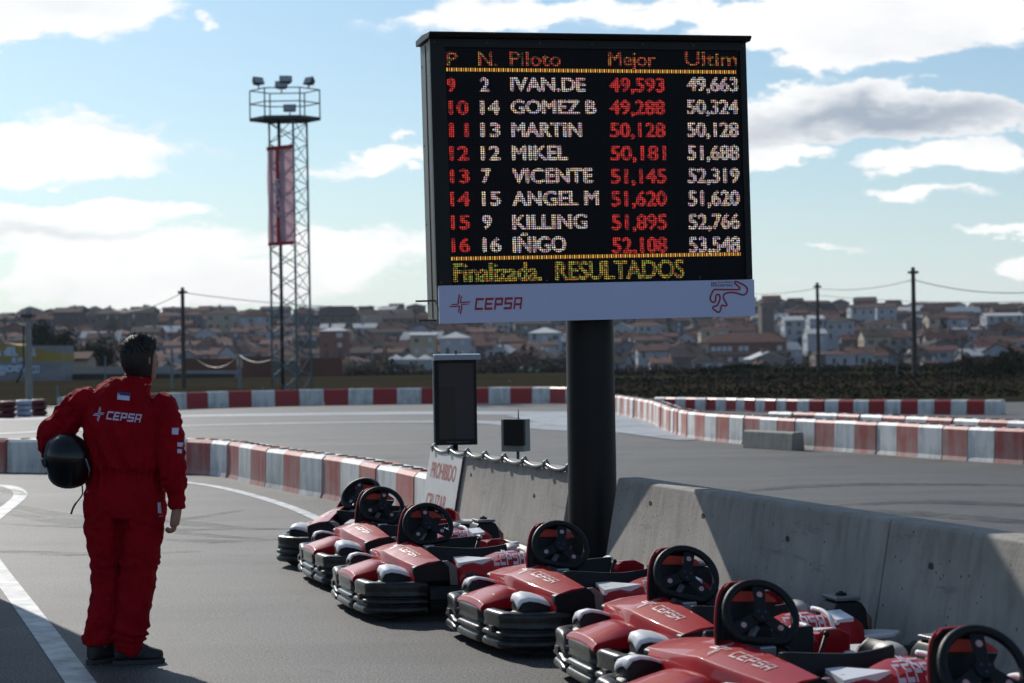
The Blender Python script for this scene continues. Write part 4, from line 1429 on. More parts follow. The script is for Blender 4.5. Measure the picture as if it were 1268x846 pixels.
for (s, a, b, c, dd_) in (('ta dEL', -8, 23, 430, 441), ('UL', 38, 45, 431, 441), ('E M', 15, 31, 443, 449), ('gon', -6, 31, 452, 464.5), ('CO', 39, 50, 452, 463)):
    x0_, z1_ = wl_pt(a, c); x1_, z0_ = wl_pt(b, dd_)
    add_text(mb, s, x0_, x1_, z0_, z1_, .07, -.09)
mb.build('graffiti', mat('graffiti_pale', (.52, .60, .72), .8), gw)
mb = MB()
for (s, a, b, c, dd_) in (('ta dEL', -8, 23, 430, 441), ('gon', -6, 31, 452, 464.5), ('CO', 39, 50, 452, 463)):
    x0_, z1_ = wl_pt(a - .8, c - .6); x1_, z0_ = wl_pt(b + .8, dd_ + .8)
    add_text(mb, s, x0_, x1_, z0_, z1_, .13, -.06)
mb.build('graffiti_outline', mat('graffiti_blue', (.03, .05, .10), .8), gw)
fwall(76, 215, 454, 463, 215, 'wall_grey', 'long low grey wall at the far side of the field behind the driver')
fwall(76, 290, 463, 468, 210, 'green_bank', 'dark mossy bank in front of the long low wall', 'low_bank', 'bank')
fwall(213, 294, 459, 468, 212, 'wall_grey', 'pale grey low wall between the driver and the tower')
fwall(230, 293, 444, 459, 240, 'brick_wall', 'red brick yard wall left of the tower')
fwall(300, 337, 441, 467, 214, 'brick_wall', 'taller red brick wall just left of the tower foot')
fwall(337, 366, 447, 474, 210, 'stone_brown', 'grey brown block wall behind the tower foot')
fwall(372, 424, 443, 467, 225, 'brick_wall', 'reddish brown brick wall right of the tower foot')
sp(76, 108, 438, 457, 235, ('plaster_cream', T_, 1, .38, False), 'low cream shed with a dark opening beside the graffiti wall', 'shed', 'shed', dp=5)

# ------------------------------------------------------------------ trees and scrub
def leafmat(name, col, var=.4):
    m, t, b = new_mat(name)
    tcn = t.nodes.new('ShaderNodeTexCoord')
    c = ramp(t, noise_n(t, tcn.outputs['Object'], .9, 4), [(.3, tuple(x * (1 - var) for x in col)), (.7, tuple(x * (1 + var) for x in col))])
    t.links.new(c, b.inputs['Base Color'])
    b.inputs['Roughness'].default_value = .8
    b.inputs['Specular IOR Level'].default_value = .0
    return m
M['leaf_dark'] = leafmat('leaf_dark', (.028, .040, .022))
M['leaf_olive'] = leafmat('leaf_olive', (.055, .052, .03))
M['scrub_olive'] = leafmat('scrub_olive', (.040, .040, .028), .5)
M['scrub_brown'] = leafmat('scrub_brown', (.085, .064, .048), .5)
M['leaf_brown'] = leafmat('leaf_brown', (.085, .055, .04))
M['leaf_straw'] = leafmat('leaf_straw', (.20, .15, .09))
M['bark'] = mat('bark', (.05, .038, .03), .9, var=.3, scale=2)
def crown_mesh(name, m, w, h, n, leaf, seed, lumps=9, low=0.0):
    r = random.Random(seed)
    L = [(r.uniform(-.32, .32) * w, r.uniform(-.32, .32) * w, low + h * r.uniform(.25, .75), r.uniform(.20, .34)) for _ in range(lumps)]
    mb = MB()
    for _ in range(n):
        cx, cy, cz, cr = r.choice(L)
        v = Vector((r.gauss(0, 1), r.gauss(0, 1), r.gauss(0, 1))).normalized() * (r.random() ** .4)
        p = Vector((cx + v.x * cr * w, cy + v.y * cr * w, cz + v.z * cr * h))
        a = Vector((r.gauss(0, 1), r.gauss(0, 1), r.gauss(0, 1))).normalized()
        b = a.cross(Vector((r.gauss(0, 1), r.gauss(0, 1), r.gauss(0, 1)))).normalized()
        s = leaf * r.uniform(.6, 1.4)
        mb.add([p + a * s, p + b * s * .7, p - a * s, p - b * s * .7], [(0, 1, 2, 3)])
    return mb.mesh(name, m)
def limbs_mesh(h, w, seed, n=9, r0=.22, twig=False):
    r = random.Random(seed)
    mb = MB()
    mb.tube([(0, 0, -.5), (r.uniform(-.1, .1), 0, h * .35), (r.uniform(-.2, .2), r.uniform(-.2, .2), h * .8)], [r0, r0 * .75, r0 * .3], 8)
    for i in range(n):
        a = r.uniform(0, 2 * PI)
        z = h * r.uniform(.25, .7)
        L = w * r.uniform(.3, .5)
        e = Vector((math.cos(a) * L, math.sin(a) * L, z + h * r.uniform(.15, .35)))
        m_ = Vector((math.cos(a) * L * .4, math.sin(a) * L * .4, z + h * .08))
        mb.tube([(0, 0, z), m_, e], [r0 * .45, r0 * .3, r0 * .1], 5)
        if twig:
            for k in range(14):
                t = r.uniform(.3, 1)
                q = m_ * (1 - t) + e * t
                d_ = Vector((r.gauss(0, 1), r.gauss(0, 1), abs(r.gauss(0, 1)) + .5)).normalized() * w * r.uniform(.10, .24)
                mb.tube([q, q + d_ * .5 + Vector((0, 0, .1)), q + d_], [r0 * .12, r0 * .08, r0 * .03], 3)
    return mb.mesh('trunk', 'bark', True)
CR = {}
def tree(px, py_top, py_bot, wpx, d, m, label, group=None, name='tree', n=2600, seed=1, bare=False):
    p = at(px, py_bot, d)
    zt_ = at(px, py_top, d).z
    g0 = terr(p.x, d) - .2
    h = zt_ - g0
    w = wpx / F * d
    e = empty(name, (p.x, d, g0), rnd.uniform(0, 6), label, name.split('_')[-1], group)
    link('trunk', limbs_mesh(h * .95, w, seed, r0=max(.08, h * .022), twig=bare, n=16 if bare else 8), e)
    if not bare:
        link('crown', crown_mesh('crown', m, w, h, n, w * .035, seed, low=h * .03), e)
    return e
tree(67, 398, 450, 56, 300, 'leaf_dark', 'broad dark evergreen tree left of the driver above the graffiti wall', seed=3, n=3200)
tree(123, 414, 455, 44, 250, 'leaf_dark', 'round dark evergreen tree just left of the driver', seed=4, n=2600)
tree(1116, 418, 476, 62, 190, None, 'bare winter tree just left of the tallest wooden pole', name='bare_tree', seed=5, bare=True)
tree(890, 456, 488, 48, 180, 'leaf_dark', 'dark rounded bush left of the brick flats', name='bush', seed=6, n=1500)
tree(926, 450, 488, 52, 185, 'leaf_dark', 'larger dark rounded bush in front of the brick flats', name='bush', seed=7, n=1700)
tree(790, 452, 482, 36, 210, None, 'bare scrubby tree right of the pillar', name='bare_tree', seed=8, bare=True)
tree(690, 440, 478, 40, 230, None, 'bare scrubby tree against the left side of the pillar', name='bare_tree', seed=9, bare=True)
tree(1226, 442, 490, 90, 190, 'leaf_brown', 'wide brown winter thicket tree near the right edge', name='tree', seed=10, n=2400)
tree(1264, 436, 490, 40, 200, 'leaf_brown', 'brown winter tree cut by the right edge', name='tree', seed=11, n=1800)
tree(6, 376, 400, 14, 700, 'leaf_dark', 'tall thin dark tree on the ridge at the left edge', seed=12, n=500)
tree(140, 379, 402, 20, 700, 'leaf_dark', 'dark tree between two houses on the left ridge', seed=13, n=700)
tree(338, 378, 402, 13, 720, 'leaf_dark', 'pointed dark tree on the ridge beside the tower', seed=14, n=500)
tree(375, 402, 425, 22, 520, 'leaf_dark', 'dark tree right behind the tower half way up the slope', seed=15, n=700)
tree(1226, 400, 412, 22, 640, 'leaf_dark', 'small dark round tree high up near the right edge', seed=16, n=600)
tree(706, 398, 412, 16, 640, 'leaf_dark', 'dark tree beside the pillar halfway up the slope', seed=17, n=500)
for i, (px, py, wp, d, m) in enumerate(((772, 462, 30, 150, 'leaf_brown'), (815, 468, 34, 140, 'leaf_olive'), (850, 463, 30, 165, 'leaf_dark'), (968, 466, 34, 150, 'leaf_olive'), (996, 459, 30, 170, 'leaf_brown'),
        (1040, 464, 40, 150, 'leaf_dark'), (1078, 458, 34, 165, 'leaf_brown'), (1150, 462, 36, 150, 'leaf_olive'), (1180, 452, 34, 160, 'leaf_brown'), (1206, 460, 30, 140, 'leaf_dark'), (1250, 456, 36, 150, 'leaf_olive'))):
    tree(px, py, 488, wp, d, m, f"{ONES[i]} bush from the pillar along the field edge behind the right barriers", 'bushes along the field edge at right', 'bush', 900, 30 + i)
# greenery between the houses, several shared crowns
small = [crown_mesh('crown', ['leaf_dark', 'leaf_dark', 'leaf_olive', 'leaf_brown', 'leaf_dark', 'leaf_olive', 'leaf_brown'][i], [5, 8, 6, 7, 9, 5, 8][i], [7, 4, 6, 5, 5, 4, 7][i], 260, .38, 50 + i) for i in range(7)]
trk_ = limbs_mesh(4.5, 4, 77, n=4)
NM = {'leaf_dark': 'dark green', 'leaf_olive': 'olive', 'leaf_brown': 'brown'}
for i in range(150):
    d = rnd.uniform(470, 940)
    a = rnd.uniform(-.28, .28)
    ci = rnd.randrange(7)
    me = small[ci]
    where = ('left of the tower' if a < -.12 else 'left of the pillar' if a < .03 else 'right of the pillar' if a < .15 else 'by the wooden poles') + (', low down' if d < 600 else ', midway up' if d < 780 else ', near the ridge')
    e = empty('garden_tree', (a * d, d, terr(a * d, d) - .5), rnd.uniform(0, 6), f"{['tall narrow', 'low broad', 'round', 'loose', 'wide', 'small', 'tall'][ci]} {NM[me.materials[0].name]} tree among the houses {where}", 'tree', 'trees among the houses')
    e.scale = [rnd.uniform(.7, 1.25)] * 3
    link('trunk', trk_, e); link('crown', me, e)
# scrub along the field edge: nobody could count it
def scrub(name, spots, m, kind='stuff', label=None):
    mb = MB()
    r = random.Random(5)
    for (px0, px1, d, hmin, hmax, n_) in spots:
        for _ in range(n_):
            px = r.uniform(px0, px1)
            dd = d + r.uniform(-10, 10)
            x = X(px, dd)
            h = r.uniform(hmin, hmax) * max(.25, .95 + 1.1 * noise.noise(Vector((px * .03, d * .1, 0))) + .5 * noise.noise(Vector((px * .15, d, 0))))
            z = terr(x, dd) + h * (r.random() ** .8)
            p = Vector((x, dd, z))
            a = Vector((r.gauss(0, 1), r.gauss(0, 1), r.gauss(0, 1))).normalized()
            b = a.cross(Vector((r.gauss(0, 1), r.gauss(0, 1), r.gauss(0, 1)))).normalized()
            s = r.uniform(.12, .30) * d / 200
            mb.add([p + a * s, p + b * s * .5, p - a * s, p - b * s * .5], [(0, 1, 2, 3)])
    return tag(mb.build(name, m), kind=kind, label=label)
scrub('scrub_dark', [(755, 1320, 112, .08, .38, 2600), (755, 1320, 150, .05, .30, 2600), (420, 710, 230, .3, 1.0, 3200), (1190, 1320, 120, .4, 1.1, 3000), (420, 640, 330, 1, 3, 2500), (755, 1320, 76, .03, .2, 3000)], 'scrub_olive')
scrub('scrub_brown', [(755, 1320, 96, .06, .30, 2400), (760, 1320, 200, .05, .5, 2400), (1190, 1320, 170, .3, 1.1, 2600), (840, 1320, 300, .3, 1.4, 3500), (560, 720, 330, 2, 5, 3500), (330, 470, 300, 1, 3, 1500), (0, 330, 330, 1, 3.2, 3500)], 'scrub_brown')
scrub('reeds', [(418, 480, 330, 1.5, 4.2, 2600), (440, 540, 350, 1, 2.6, 900)], 'leaf_straw')
scrub('scrub_green', [(640, 670, 300, .5, 2, 700), (200, 330, 400, 1, 4, 2500), (-20, 80, 420, 2, 6, 2500)], mat('leaf_green', (.03, .10, .05), .8, var=.4, scale=1))
# ------------------------------------------------------------------ rental kart
# own frame: -x is forwards, -y is the driver's left, origin on the ground under the steering wheel
def paint(name, col, scr=.3):
    m, t, b = new_mat(name)
    tcn = t.nodes.new('ShaderNodeTexCoord')
    n = noise_n(t, tcn.outputs['Object'], 9, 7, .7)
    c = mixc(t, ramp(t, n, [(.42, (0, 0, 0)), (.75, (scr, scr, scr))]), col, tuple(x * .5 + .1 for x in col))
    t.links.new(c, b.inputs['Base Color'])
    t.links.new(ramp(t, n, [(.3, (.42, .42, .42)), (.7, (.60, .60, .60))]), b.inputs['Roughness'])
    b.inputs['Specular IOR Level'].default_value = .12
    b.inputs['Coat Weight'].default_value = .55
    b.inputs['Coat Roughness'].default_value = .035
    return m
M['kart_red'] = paint('kart_red', (.38, .003, .009), .05)
M['kart_white'] = paint('kart_white', (.80, .80, .80), .08)
M['kart_black'] = mat('kart_black', (.007, .007, .009), .5, var=.3, scale=8, spec=.3)
M['kart_grey'] = mat('kart_grey', (.20, .20, .20), .4, metal=.5, var=.2, scale=8)
m_, t_, b_ = new_mat('bumper_plastic')
tcn_ = t_.nodes.new('ShaderNodeTexCoord')
n_ = noise_n(t_, tcn_.outputs['Object'], 14, 7, .7)
n2_ = noise_n(t_, tcn_.outputs['Object'], 1, 6, .7, (30, 30, 90))
t_.links.new(mixc(t_, ramp(t_, n_, [(.45, (0, 0, 0)), (.72, (.8, .8, .8))]), (.007, .007, .008), (.045, .043, .040)), b_.inputs['Base Color'])
t_.links.new(ramp(t_, n2_, [(.3, (.24, .24, .24)), (.7, (.50, .50, .50))]), b_.inputs['Roughness'])
b_.inputs['Specular IOR Level'].default_value = .45
b_.inputs['Coat Weight'].default_value = .12
b_.inputs['Coat Roughness'].default_value = .25
bp_ = t_.nodes.new('ShaderNodeBump'); bp_.inputs['Strength'].default_value = .25; bp_.inputs['Distance'].default_value = .004
t_.links.new(n_, bp_.inputs['Height']); t_.links.new(bp_.outputs[0], b_.inputs['Normal'])
M['bumper'] = m_
M['seat'] = mat('seat_pale', (.42, .39, .34), .5, var=.15, scale=8)
M['grip'] = mat('grip', (.006, .007, .009), .5, spec=.3, bump=.2, bscale=120)
M['alloy'] = mat('alloy', (.35, .38, .42), .35, metal=.8)
M['letter_white'] = mat('letter_white', (.60, .56, .60), .5, var=.1, scale=20)
M['letter_pink'] = mat('letter_pink', (.50, .30, .31), .5)
M['dark_blue'] = mat('button_blue', (.03, .06, .14), .4)

kart = empty('racing_kart')
HWID = .63
def sweep(mb, path, prof, mi=None):
    """path: plan points with outward normals; prof: (outward, z)"""
    rings = []
    n = len(path)
    for i, p in enumerate(path):
        a, b = path[max(0, i - 1)], path[min(n - 1, i + 1)]
        t = Vector((b[0] - a[0], b[1] - a[1])).normalized()
        nr = Vector((t.y, -t.x))
        k = p[2] if len(p) > 2 else 1.0
        rings.append([(p[0] + nr.x * o, p[1] + nr.y * o, .04 + (z - .04) * k) for o, z in prof])
    mb.loft(rings, closed=False, caps=False, m=mi)
PR = [(-.10, .232), (-.05, .250), (-.016, .248), (-.003, .238), (.000, .222), (-.004, .196), (-.004, .176), (.002, .166), (-.002, .158), (-.018, .152), (-.018, .146), (.004, .138), (.012, .126), (.008, .114), (-.016, .106), (-.016, .100), (.002, .092), (.012, .078), (.010, .060), (-.008, .044), (-.05, .036), (-.10, .036)]
def front_x(y):
    ay = abs(y) / HWID
    x = -.575 + .045 * ay ** 2 + .30 * max(0, ay - .80) ** 1.5 / .2 ** 1.5 * .5
    x += .050 * math.exp(-((abs(y) - .235) / .022) ** 2)
    return x
path = []
for i in range(61):
    y = HWID * (1 - 2 * i / 60)
    nk = 1 - .30 * math.exp(-((y - .27) / .06) ** 2) - .06 * math.exp(-((y + .235) / .04) ** 2)
    path.append((front_x(y), y, nk))
# corners run on into the sides
cr = []
x_e = front_x(HWID)
cor = [(x_e + .06, HWID + .02, 1), (x_e + .13, HWID + .035, 1.0), (x_e + .20, HWID + .04, .98)]
path = [(a, b, c) for a, b, c in cor[::-1]] + path + [(a, -b, c) for a, b, c in cor]
path = path[::-1]
mb = MB()
sweep(mb, path[::-1], PR)
fb = mb.build('front_bumper', 'bumper', kart, smooth=True)
sd_ = fb.modifiers.new('thick', 'SOLIDIFY'); sd_.thickness = .012
for (y, z) in ((-.40, .148), (.42, .148)):
    mb = MB(); mb.box((front_x(y) - .013, y - .03, z - .018), (front_x(y) + .01, y + .03, z + .018)); mb.build('slot', 'block_hole', fb, bevel=.004)
# black lower side bumpers
for s in (-1, 1):
    mb = MB()
    pts = [(x_e + .215, s * (HWID + .04)), (-.05, s * (HWID + .065)), (.20, s * (HWID + .07)), (.50, s * (HWID + .06)), (.66, s * (HWID + .03)), (.72, s * (HWID - .03))]
    rings = []
    for (x, y) in smooth_path([Vector((p[0], p[1], 0)) for p in pts], 4) and [(v.x, v.y) for v in smooth_path([Vector((p[0], p[1], 0)) for p in pts], 4)]:
        rings.append([(x, y + s * o, z) for o, z in ((-.09, .05), (-.02, .042), (.0, .07), (.004, .105), (-.014, .112), (-.012, .13), (.004, .137), (.0, .19), (-.03, .215), (-.09, .21))])
    mb.loft(rings if s > 0 else [r[::-1] for r in rings])
    sbm = mb.build('side_bumper', 'kart_black', kart, smooth=True, auto=40)
# chassis, floor, axles
mb = MB(); mb.box((-.50, -.36, .045), (.86, .36, .06)); mb.box((-.42, -.33, .06), (.30, .33, .066)); mb.build('floor_pan', 'kart_black', kart)
mb = MB()
for s in (-1, 1):
    mb.tube(smooth_path([(-.48, s * .16, .09), (-.30, s * .24, .085), (.1, s * .34, .08), (.45, s * .36, .08), (.86, s * .30, .085)], 4), .016, 8)
mb.tube([(-.48, -.16, .09), (-.48, .16, .09)], .016, 8); mb.tube([(.86, -.3, .085), (.86, .3, .085)], .016, 8)
mb.build('chassis_tube', 'kart_grey', kart, smooth=True)
def wheel(x, y, r, wdt, label=None):
    mb = MB()
    h_ = wdt / 2
    prof = [(h_ * .55, r * .52), (h_ * .95, r * .60), (h_, r * .78), (h_ * .86, r * .93), (h_ * .5, r), (-h_ * .5, r), (-h_ * .86, r * .93), (-h_, r * .78), (-h_ * .95, r * .60), (-h_ * .55, r * .52)]
    mb.loft([[(x + q * math.cos(a), y + o, r + q * math.sin(a)) for o, q in prof] for a in [2 * PI * k / 26 for k in range(27)]], closed=True, caps=False)
    t = mb.build('wheel', 'rubber', kart, smooth=True)
    mb = MB()
    mb.tube([(x, y - h_ * .6, r), (x, y + h_ * .6, r)], r * .53, 20, up=(1, 0, 0)); mb.tube([(x, y - h_ * .75, r), (x, y + h_ * .75, r)], r * .16, 12, up=(1, 0, 0))
    mb.build('rim', 'kart_grey', t, smooth=True, auto=40)
for s in (-1, 1):
    wheel(-.385, s * .46, .13, .125)
    wheel(.72, s * .50, .135, .19)
    # front fender: pale arched top over a black shell
    mb = MB()
    fr = [(-.440, .300, .060), (-.432, .322, .076), (-.425, .336, .082), (-.385, .344, .088), (-.33, .334, .090), (-.27, .312, .088), (-.21, .284, .082), (-.165, .258, .066)]
    yc = s * .465
    zs = lambda q: -.014 * (1 + s * q)      # the top slopes down to the outside
    mb.loft([[(x, yc - w_, .225), (x, yc - w_, z - .030 + zs(-1)), (x, yc - w_ * .92, z - .014 + zs(-1)), (x, yc + w_ * .92, z - .014 + zs(1)), (x, yc + w_, z - .030 + zs(1)), (x, yc + w_, .225)] for x, z, w_ in fr])
    f_ = mb.build('front_fender', 'kart_black', kart, smooth=True, auto=40)
    tp_ = MB()
    tp_.loft([[(x, yc - w_ * .98, z - .012 + zs(-1)), (x, yc - w_ * .70, z + .000 + zs(-.7)), (x, yc, z + .007 + zs(0)), (x, yc + w_ * .70, z + .000 + zs(.7)), (x, yc + w_ * .98, z - .012 + zs(1))] for x, z, w_ in fr[:-1]], closed=False, caps=False)
    f2 = tp_.build('fender_top', 'kart_white', f_, smooth=True)
    q_ = f2.modifiers.new('t', 'SOLIDIFY'); q_.thickness = .008
    # rear fender: round pale disc over black
    mb = MB(); mb.prism([(.66, s * .40), (.70, s * .39), (.86, s * .43), (.93, s * .50), (.86, s * .585), (.70, s * .61), (.64, s * .58)], 'z', .262, .290)
    rf_ = mb.build('rear_fender', 'kart_white', kart, bevel=.012)
# nose cone: low wedge with raised middle
mb = MB()
nv = [(-.568, .245), (-.550, .272), (-.47, .300), (-.40, .322), (-.365, .330), (-.30, .318)]
rings = []
for (x, z) in nv:
    t = (x + .565) / .325
    wb = .235 - .06 * t
    wt = .205 - .10 * t
    rings.append([(x, -wb, .225), (x, -wb + .005, z * .55 + .11), (x, -wt, z - .006), (x, -wt * .55, z + .004), (x, 0, z + .007), (x, wt * .55, z + .004), (x, wt, z - .006), (x, wb - .005, z * .55 + .11), (x, wb, .225)])
mb.loft(rings)
nc = mb.build('nose_cone', 'kart_red', kart, bevel=.005, seg=2)
# front fairing: full-width raised plate behind the nose, CEPSA on its top
mb = MB()
def fair(y):
    a = abs(y) / .62
    return a
rings = []
for i in range(17):
    y = -.62 + 1.24 * i / 16
    a = abs(y) / .62
    xb = -.13 + .05 * a          # rear upper edge
    zb2 = .445 - .070 * a ** 1.5
    xm = -.305 + .065 * a ** 1.5         # front crease
    zm = .390 - .045 * a
    xf = -.335 + .075 * a
    zf = .245
    rings.append([(xb, y, zb2), ((xb + xm) / 2, y, (zb2 + zm) / 2 + .008), (xm, y, zm), (xm - .012, y, zm - .02), (xf, y, zf), (xf + .03, y, zf), (xm + .03, y, zm - .04), (xb, y, zb2 - .02)])
mb.loft(rings)
ff_ = mb.build('front_fairing', 'kart_red', kart, bevel=.004, seg=2)
def fair_pt(u, v):      # u along -y side, v up the plate
    y = u
    a = abs(y) / .62
    xb = -.13 + .05 * a; zb2 = .445 - .070 * a ** 1.5
    xm = -.305 + .065 * a ** 1.5; zm = .390 - .045 * a
    t = v
    return (xm + (xb - xm) * t, y, zm + (zb2 - zm) * t + .008 * (1 - abs(2 * t - 1)) + .0025)
mb = MB()
hL = .5
xs0 = .30 / (5.3)
add_cepsa(mb, 0, 0, 1.0, mp=lambda x, z: fair_pt(-.14 - (x - 2.05) * .052, .34 + z * .30), star=False, sub=.4)
mb.build('lettering', 'letter_pink', ff_)
mb = MB()
add_cepsa(mb, 0, 0, 1.0, mp=lambda x, z: fair_pt(.02 - x * .075, .30 + z * .42), word=False)
mb.build('emblem', 'letter_pink', ff_)
mb = MB()      # pale sheen panel on the far top of the plate
def fp(u, v): return fair_pt(u, v)
# black end pieces of the fairing
for s in (-1, 1):
    mb = MB()
    mb.prism([(-.255, .24), (-.262, .335), (-.235, .348), (-.08, .378), (-.02, .345), (.0, .24)], 'y', s * .622, s * .50)
    mb.build('fairing_end', 'kart_black', kart, bevel=.010)
    mb = MB()
    mb.prism([(-.02, .215), (-.03, .33), (-.07, .37), (-.035, .372), (.02, .33), (.03, .215)], 'y', s * .632, s * .60)
    mb.build('bracket', 'kart_grey' if s < 0 else 'kart_black', kart, bevel=.004)
# side pods
for s in (-1, 1):
    mb = MB()
    rings = []
    #        x,   ztop, zbot, yout, yin
    pd = [(.03, .330, .200, .615, .40), (.06, .365, .200, .635, .40), (.14, .368, .200, .650, .40), (.20, .350, .200, .655, .41), (.24, .362, .200, .660, .41), (.33, .392, .195, .665, .41), (.44, .398, .195, .660, .41), (.50, .380, .195, .655, .41), (.53, .372, .195, .65, .41)]
    for (x, zt_, z0_, yo, yi) in pd:
        sg = [(x, s * yi, z0_), (x, s * (yo - .01), z0_), (x, s * yo, z0_ + .03), (x, s * (yo - .005), zt_ - .075), (x, s * (yo - .04), zt_ - .025), (x, s * (yo - .10), zt_ - .003), (x, s * (yi + .04), zt_ + .004), (x, s * yi, zt_ - .03)]
        rings.append(sg if s < 0 else sg[::-1])
    mb.loft(rings)
    pod = mb.build('side_pod', 'kart_red', kart, smooth=True, auto=28)
    bv = pod.modifiers.new('b', 'BEVEL'); bv.width = .006; bv.segments = 2; bv.limit_method = 'ANGLE'; bv.angle_limit = R(30)
    # openings
    mb = MB(); mb.prism([(.075, .235), (.075, .285), (.115, .295), (.19, .262), (.195, .235)], 'y', s * .668, s * .60); mb.build('vent', 'block_hole', pod, bevel=.005)
    mb = MB(); mb.prism([(.34 + .052 * math.cos(a), .268 + .046 * math.sin(a)) for a in [2 * PI * k / 20 for k in range(20)]], 'y', s * .678, s * .62); mb.build('air_duct', 'kart_black', pod, bevel=.006)
    mb = MB(); mb.tube([(.34 + .030 * math.cos(a), s * .680, .268 + .028 * math.sin(a)) for a in [2 * PI * k / 20 for k in range(20)]], .005, 6, closed=True); mb.build('duct_ring', 'kart_grey', pod, smooth=True)
    # white wedge on the pod's top
    mb = MB(); q = [(.045, s * .56, .352), (.055, s * .43, .372), (.15, s * .43, .372), (.24, s * .57, .3645)]
    q = [(.04, s * .600, .352), (.05, s * .44, .3755), (.12, s * .44, .3775), (.27, s * .585, .372)]
    mb.add(q + [(a, b, c - .03) for a, b, c in q], [(0, 1, 2, 3), (3, 2, 1, 0)][:1] + [(4, 7, 6, 5), (0, 4, 5, 1), (1, 5, 6, 2), (2, 6, 7, 3), (3, 7, 4, 0)])
    mb.build('white_stripe', 'kart_white', pod)
    # lettering on the bulging part
    mb = MB()
    def pp_(x, z, s=s):
        yy = .655 - .004 - .45 * z
        return (x, s * yy, .345 + z * .55 + .007)
    if s < 0:
        k_ = .030
        add_cepsa(mb, 0, 0, 1.0, mp=lambda x, z: (.262 + (x - 2.05) * .039, -(.656 - .062 * z) if z < .5 else -(.625 - .09 * (z - .5)), (.326 + .096 * z if z < .5 else .374 + .034 * (z - .5)) + .004), star=False, sub=.25)
        add_cepsa(mb, 0, 0, 1.0, mp=lambda x, z: (.31 + x * .075, -(.570 - .075 * z), .3960 + .010 * z), word=False)
        mb.build('lettering', 'letter_white', pod)
    # rear quarter panel: red side, white top
    mb = MB()
    rings = []
    for (x, zt_, yo) in ((.535, .37, .650), (.56, .385, .652), (.64, .385, .64), (.70, .355, .61)):
        sg = [(x, s * .42, .20), (x, s * yo, .20), (x, s * yo, zt_ - .10), (x, s * (yo - .05), zt_ - .015), (x, s * .42, zt_ + .01)]
        rings.append(sg if s < 0 else sg[::-1])
    mb.loft(rings)
    qp = mb.build('quarter_panel', 'kart_red', kart, bevel=.008)
    mb = MB(); q = [(.54, s * .612, .372), (.54, s * .44, .392), (.635, s * .44, .398), (.635, s * .598, .378)]
    mb.add(q + [(a, b, c - .025) for a, b, c in q], [(0, 1, 2, 3), (4, 7, 6, 5), (0, 4, 5, 1), (1, 5, 6, 2), (2, 6, 7, 3), (3, 7, 4, 0)])
    mb.build('white_stripe', 'kart_white', qp)
    mb = MB(); mb.tube(smooth_path([(.49, s * .655, .205), (.50, s * .66, .30), (.505, s * .63, .375), (.50, s * .54, .408), (.49, s * .44, .410)], 4), .012, 8); mb.build('trim_tube', 'kart_white', kart, smooth=True)
# tub edges: black walls either side of the legs
for s in (-1, 1):
    mb = MB()
    rings = []
    for p_ in smooth_path([Vector((-.10, s * .33, .435)), Vector((-.07, s * .36, .440)), Vector((.05, s * .375, .430)), Vector((.22, s * .375, .418)), Vector((.36, s * .36, .425)), Vector((.44, s * .33, .432))], 4):
        x, y, z = p_
        rings.append([(x, y - .016, .12), (x, y + .016, .12), (x, y + .018, z - .015), (x, y + .008, z), (x, y - .008, z), (x, y - .018, z - .015)])
    mb.loft(rings)
    mb.build('tub_side', 'kart_black', kart, smooth=True, auto=35)
# seat: moulded shell with a pale rounded back
mb = MB()
rings = []
for (x, z, hw_, dpth) in ((.16, .09, .15, .05), (.26, .075, .17, .08), (.40, .085, .18, .10), (.50, .14, .185, .09), (.56, .24, .18, .06), (.60, .34, .155, .035), (.615, .39, .10, .02)):
    rings.append([(x - (dpth * .6 if x > .45 else 0) * abs(math.sin(a)) ** 2, hw_ * math.sin(a), z + dpth * (1 - math.cos(a)) * (1.0 if x < .5 else .35)) for a in [R(-100 + 200 * k / 14) for k in range(15)]])
mb.loft(rings, closed=False, caps=False)
st = mb.build('seat', 'kart_black', kart, smooth=True)
q_ = st.modifiers.new('t', 'SOLIDIFY'); q_.thickness = .02
mb = MB(); mb.ball((.50, -.22, .375), .07, 18, 12, sc_=(.85, 1.5, .75)); mb.build('head_pad', 'seat', kart, smooth=True)
# engine box with filler cap at the left rear, exhaust guard
mb = MB()
rings = []
for (z, a, b, c, d_) in ((.16, .60, .80, -.42, -.18), (.30, .60, .80, -.42, -.18), (.385, .62, .795, -.41, -.19), (.425, .645, .775, -.39, -.21)):
    rings.append([(a, c, z), (b, c, z), (b, d_, z), (a, d_, z)])
mb.loft(rings)
eb = mb.build('engine_cover', 'kart_black', kart, bevel=.018, seg=3)
mb = MB(); mb.box((.640, -.385, .428), (.775, -.215, .448)); mb.build('tank_lid', 'kart_grey', eb, bevel=.006)
mb = MB(); mb.tube([(.705, -.30, .446), (.705, -.30, .462)], [.030, .026], 14); mb.tube([(.705, -.30, .46), (.705, -.30, .470)], [.012, .010], 8); mb.build('filler_cap', 'kart_black', eb, smooth=True, auto=40)
mb = MB(); mb.prism([(.595, .20), (.612, .385), (.70, .350), (.785, .24), (.79, .20)], 'y', -.455, -.42); cp_ = mb.build('cover_panel', 'kart_red', eb, bevel=.006)
mb = MB(); add_cepsa(mb, 0, 0, 1, mp=lambda x, z: (.63 + (x - 2.05) * .020 + .00 * z, -.4565, .315 - (x - 2.05) * .014 + .026 * z), star=False); mb.build('lettering', 'letter_pink', cp_)
mb = MB(); mb.tube([(.82, -.34, .17), (.82, -.34, .33), (.80, -.31, .36)], .028, 12); mb.build('exhaust', mat('exhaust', (.26, .12, .08), .5, metal=.6, var=.3, scale=12), kart, smooth=True)
mb = MB(); rings = []
